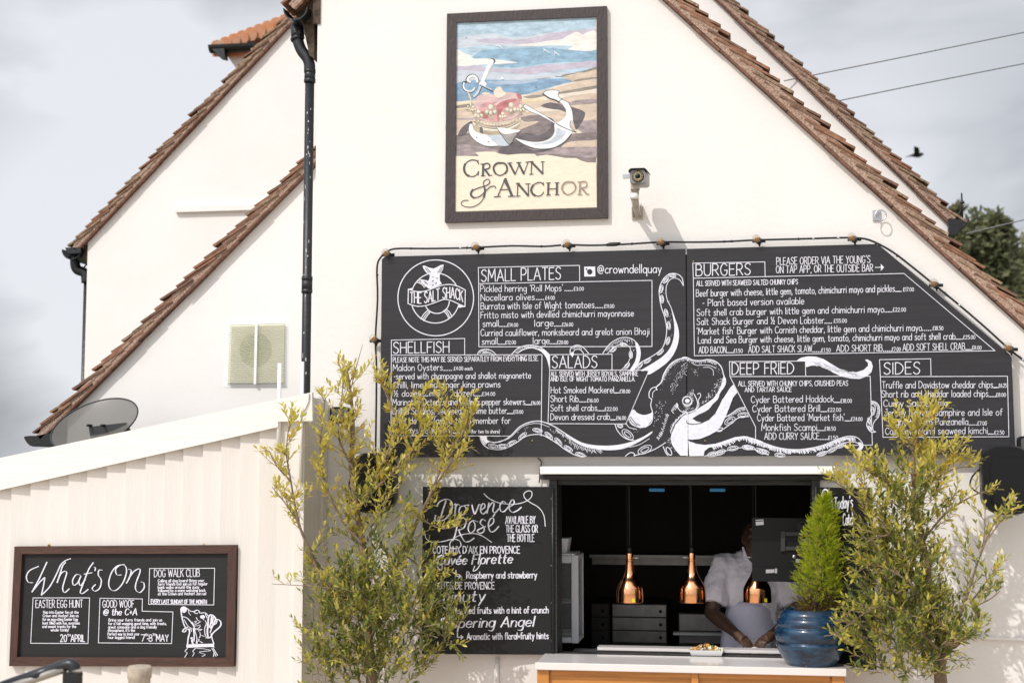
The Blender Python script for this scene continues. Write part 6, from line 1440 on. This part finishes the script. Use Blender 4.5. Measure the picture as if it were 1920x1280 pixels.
# ---------------------------------------------------------------- olive trees
def olive(label, limbs, dense, seed, ntw, cols, tz=1.3):
    rr = random.Random(seed); root = None
    wood, lv = MB(), MB(); segs = []
    for pts, Y0, Y1, r0, r1, wgt in limbs:
        n = len(pts); q = cat_rom([tuple(at(x, y, Y0+(Y1-Y0)*i/(n-1)+rr.uniform(-.02, .02))) for i, (x, y) in enumerate(pts)], 5)
        q = [Vector(p) for p in q]
        if root is None:
            bs = q[0]; root = thing('olive_tree', (bs.x, bs.y, .02), label, 'olive tree', 'olive trees flanking the hatch'); q = [Vector((bs.x, bs.y, .02))]+q
        wood.tube(q, [r0+(r1-r0)*i/(len(q)-1) for i in range(len(q))], 8)
        segs += [(q[i], q[i+1], i/(len(q)-1), wgt) for i in range(1, len(q)-1)]
    def leaf(p, d, up_, L_, m):
        sd = d.cross(up_); sd = sd.normalized() if sd.length > 1e-4 else Vector((1, 0, 0)); n_ = sd.cross(d).normalized(); w_ = L_*rr.uniform(.135, .19); fo = n_*w_*.35; cv_ = n_*L_*rr.uniform(-.12, .06)
        a1, a2, tip = p+d*L_*.32+cv_*.5, p+d*L_*.68+cv_*.6, p+d*L_+cv_*-.2
        lv.face([p, a1+sd*w_+fo, a2+sd*w_*.9+fo, tip], m); lv.face([p, tip, a2-sd*w_*.9+fo, a1-sd*w_+fo], m)
    def twig(p, d, L_, tone):
        n = max(4, int(L_/.023)); q = [p]; dd = d.copy()
        for k in range(n):
            dd = (dd+Vector((rr.gauss(0, .10), rr.gauss(0, .10), rr.gauss(.035, .09)))).normalized(); q.append(q[-1]+dd*L_/n)
        wood.tube(q, [.0030-.0020*k/n for k in range(n+1)], 4, 1 if rr.random() < .8 else 0, False)
        a0 = rr.uniform(0, 3)
        for k in range(1, n+1):
            dd = (q[k]-q[k-1]).normalized(); u = dd.orthogonal().normalized(); v = dd.cross(u); a = a0+k*math.pi/2
            for s_ in (0, math.pi):
                if rr.random() < .13: continue
                rd = u*math.cos(a+s_)+v*math.sin(a+s_); ld_ = (dd*rr.uniform(.65, 1.05)+rd*rr.uniform(.5, .9)+Vector((0, 0, rr.uniform(-.12, .25)))).normalized()
                f = k/n; young = tone+.35*f+rr.uniform(-.3, .3)
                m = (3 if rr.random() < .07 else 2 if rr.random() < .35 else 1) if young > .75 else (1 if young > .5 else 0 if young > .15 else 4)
                leaf(q[k], ld_, Vector((0, 0, 1)) if rr.random() < .8 else rd, rr.uniform(.040, .063)*(1-.25*f), m)
    tot = sum(s_[3]*(s_[1]-s_[0]).length for s_ in segs); ctr = None
    for a, c, f, wgt in segs:
        k = wgt*(c-a).length/tot*ntw; k = int(k)+(1 if rr.random() < k-int(k) else 0)
        for _ in range(k):
            p = a.lerp(c, rr.random()); t_ = (c-a).normalized(); an = rr.uniform(0, 6.28); o_ = Vector((math.cos(an), math.sin(an)*.75, rr.uniform(-.05, .5))).normalized()
            d = (t_*rr.uniform(.4, 1.1)+o_*rr.uniform(.6, 1.1)+Vector((0, -.05, .15))).normalized(); L_ = rr.uniform(.10, .26)*(1.1-.72*f)
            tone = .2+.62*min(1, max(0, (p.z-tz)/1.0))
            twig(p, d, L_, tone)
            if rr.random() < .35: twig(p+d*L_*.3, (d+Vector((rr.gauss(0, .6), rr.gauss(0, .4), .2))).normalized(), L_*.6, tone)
    for (cx, cy, rx, ry, Y, dy, n) in dense:
        c0 = at(cx, cy, Y); sx = (Y-CAM.y)/F
        for _ in range(n):
            while True:
                u, v, w_ = rr.uniform(-1, 1), rr.uniform(-1, 1), rr.uniform(-1, 1)
                if u*u+v*v+w_*w_ < 1: break
            p = c0+Vector((u*rx*sx, w_*dy, v*ry*sx)); d = Vector((u*.9+rr.gauss(0, .35), w_*.7+rr.gauss(0, .35), .55+v*.3+rr.gauss(0, .3))).normalized(); twig(p, d, rr.uniform(.09, .19), rr.uniform(-.15, .45))
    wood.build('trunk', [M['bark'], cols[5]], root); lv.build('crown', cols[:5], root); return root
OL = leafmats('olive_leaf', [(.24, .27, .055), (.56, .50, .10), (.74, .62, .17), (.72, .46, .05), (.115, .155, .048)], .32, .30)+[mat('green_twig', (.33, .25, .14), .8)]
Z = lambda t: [(480+x/2, 640+y/2) for x, y in pairs(t)]
YO1 = -.50
olive('olive tree with upright yellowish branches left of the hatch', [
 (Z("436 1285 428 1180 408 1000 412 860 390 700 366 560 358 430 364 300 352 170 338 90"), YO1, YO1+.05, .034, .004, 1.15),
 (Z("408 1010 330 960 255 905 205 790 160 680 130 520 112 420"), YO1-.04, YO1-.22, .016, .003, .7), (Z("160 680 105 600 60 545"), YO1-.15, YO1-.22, .005, .002, .8), (Z("130 520 80 470 50 410"), YO1-.2, YO1-.24, .005, .002, .8), (Z("112 420 120 340 132 270"), YO1-.22, YO1-.22, .004, .002, 1.2),
 (Z("420 1000 500 880 560 780 610 660 655 570 700 460 740 380"), YO1-.02, YO1+.16, .015, .004, .8), (Z("655 570 720 470 790 400 840 420"), YO1+.1, YO1+.05, .006, .002, .9), (Z("700 460 720 350 690 260 720 190"), YO1+.1, YO1+.12, .006, .002, 1.3), (Z("720 440 790 320 800 200"), YO1+.1, YO1+.14, .006, .002, 1.3),
 (Z("400 760 330 680 270 560 240 420 250 300 260 210"), YO1, YO1-.18, .009, .003, .9), (Z("380 640 440 520 500 400 530 300 480 180 470 110"), YO1, YO1+.1, .009, .003, 1.1), (Z("366 480 310 360 320 240 330 90"), YO1, YO1+.06, .008, .002, 1.2), (Z("440 560 530 470 600 380 620 270 620 190"), YO1+.02, YO1+.14, .008, .003, 1.1), (Z("350 200 375 100 400 10"), YO1, YO1, .004, .0015, .25),
 (Z("610 660 690 700 760 690"), YO1+.1, YO1, .006, .002, .9), (Z("560 800 640 860 700 890"), YO1+.05, YO1-.05, .006, .002, .6), (Z("380 940 250 920 60 908"), YO1-.2, YO1-.26, .004, .0015, .12), (Z("440 720 470 640 500 560"), YO1, YO1-.1, .006, .002, .8)],
 [(700, 1190, 122, 88, YO1-.06, .22, 150), (700, 1075, 105, 95, YO1-.04, .2, 70), (715, 990, 90, 90, YO1, .2, 34), (660, 1135, 80, 60, YO1-.1, .2, 90), (770, 1150, 80, 80, YO1-.05, .2, 80), (700, 1262, 100, 45, YO1, .22, 90), (838, 1185, 30, 26, YO1-.1, .1, 22), (600, 1230, 30, 60, YO1-.15, .08, 36)], 41, 300, OL, 1.15)
Z = lambda t: [(1500+x/2.667, 800+y/2.667) for x, y in pairs(t)]
YO2 = -.66
olive('olive tree with a tangled crown in front of the right shutter', [
 (Z("705 1290 700 1180 720 1080 660 900 640 760 620 620 590 480 575 340 570 220 565 100 580 0"), YO2, YO2+.04, .036, .004, 1.15),
 (Z("720 1080 790 1080 720 1000 650 920 590 840 530 730 500 600"), YO2-.14, YO2-.16, .017, .005, .55), (Z("790 1080 850 1020 900 930"), YO2-.14, YO2-.1, .008, .003, .8), (Z("690 1150 770 1010 830 860 880 700 930 570 970 480"), YO2, YO2-.06, .010, .003, .3), (Z("930 570 990 490 1020 440"), YO2-.05, YO2-.08, .004, .002, .35), (Z("850 880 920 790 985 700"), YO2-.02, YO2-.08, .005, .002, .4), (Z("870 900 950 860 1000 820"), YO2-.02, YO2-.05, .004, .002, .4), (Z("880 700 920 560 925 400"), YO2-.03, YO2-.06, .004, .002, .3),
 (Z("575 420 480 330 420 260 340 220 310 160"), YO2, YO2-.1, .009, .003, 1.2), (Z("500 600 420 500 350 400 310 280 280 240"), YO2-.1, YO2-.12, .009, .003, .7), (Z("330 400 240 320 150 260"), YO2-.1, YO2-.14, .005, .002, .8), (Z("570 240 650 170 740 110 800 150"), YO2, YO2, .007, .002, 1.2), (Z("565 120 500 60 460 10"), YO2, YO2, .005, .002, 1.2), (Z("575 330 680 260 770 210 860 200"), YO2, YO2-.03, .006, .002, .9), (Z("620 560 720 440 800 380 900 330 950 340"), YO2, YO2-.05, .007, .002, .5), (Z("440 540 360 560 300 600"), YO2-.1, YO2-.15, .006, .002, .5), (Z("565 100 590 20 640 -60 650 -120"), YO2, YO2, .004, .0015, 1.3),
 (Z("690 1110 560 990 450 900 360 905 270 910 200 970"), YO2-.1, YO2-.3, .009, .003, .26), (Z("360 905 280 960 180 1030 120 1045"), YO2-.25, YO2-.36, .005, .002, .4), (Z("540 770 420 700 330 700 260 750"), YO2-.14, YO2-.2, .007, .002, .55), (Z("600 760 500 680 440 620 400 520"), YO2, YO2, .007, .003, .8)],
 [(1690, 1190, 92, 72, YO2-.02, .24, 190), (1680, 1125, 50, 60, YO2-.06, .18, 70), (1680, 1010, 44, 80, YO2-.03, .18, 62), (1695, 1070, 60, 70, YO2, .2, 70), (1755, 1180, 45, 60, YO2, .16, 40), (1700, 930, 55, 60, YO2, .16, 56), (1700, 1255, 60, 20, YO2, .2, 30)], 47, 270, OL, 1.45)

# ---------------------------------------------------------------- trees beyond the roof
TL = leafmats('far_leaf', [(.15, .16, .075), (.20, .20, .10), (.10, .115, .05), (.26, .24, .13)], .3, .6)
def tree(px, py, rpx, hpx, Y, label, seed, n, cols):
    rr = random.Random(seed); k = (Y-CAM.y)/F; c = at(px, py, Y); zt_ = c.z; R0 = rpx*k; Hh = hpx*k
    root = thing('tree', (c.x, Y, 0), label, 'tree', 'trees beyond the right roof'); b = MB()
    b.tube([(c.x, Y, 0), (c.x+.1, Y, zt_*.5), (c.x, Y, zt_-Hh*.3)], [.22, .15, .05], 8)
    cl = []
    for i in range(48):
        a = rr.uniform(0, 6.28); f = rr.random(); r_ = R0*math.sqrt(rr.random())*(1-.45*f); p = Vector((c.x+r_*math.cos(a), Y+r_*math.sin(a)*.8, zt_-Hh*(1-f)*.95)); cl.append((p, R0*rr.uniform(.22, .42)))
        b.tube([(c.x, Y, max(.5, p.z-R0*1.1)), p], [.06, .015], 5)
    b.build('trunk', M['barkd'], root); b = MB()
    for i in range(n):
        p, r_ = rr.choice(cl)
        while True:
            v = Vector((rr.uniform(-1, 1), rr.uniform(-1, 1), rr.uniform(-1, 1)))
            if .15 < v.length < 1: break
        q = p+v*r_*Vector((1, 1, 1.25)).length/1.8; q = p+Vector((v.x, v.y, v.z*1.3))*r_
        d = Vector((rr.gauss(0, 1), rr.gauss(0, 1), rr.gauss(.3, 1))).normalized(); s_ = d.orthogonal().normalized()*rr.uniform(.035, .06); L_ = rr.uniform(.12, .22)
        b.face([q, q+d*L_*.5+s_, q+d*L_, q+d*L_*.5-s_], rr.choice(cols))
    b.build('crown', TL, root)
tree(1848, 425, 74, 300, 20, 'dark green tree rising just beyond the rear right gutter', 61, 15000, (0, 1, 2, 0))
tree(1915, 472, 100, 320, 23, 'greyish green tree at the right edge behind the tiled slope', 62, 15000, (1, 3, 0))
tree(1787, 392, 22, 200, 19, 'thin treetop showing above the rear right gutter', 63, 2200, (1, 0, 3))
tree(2050, 500, 90, 250, 26, 'shrubby yellow green tree partly outside the right edge', 64, 5000, (1, 3))
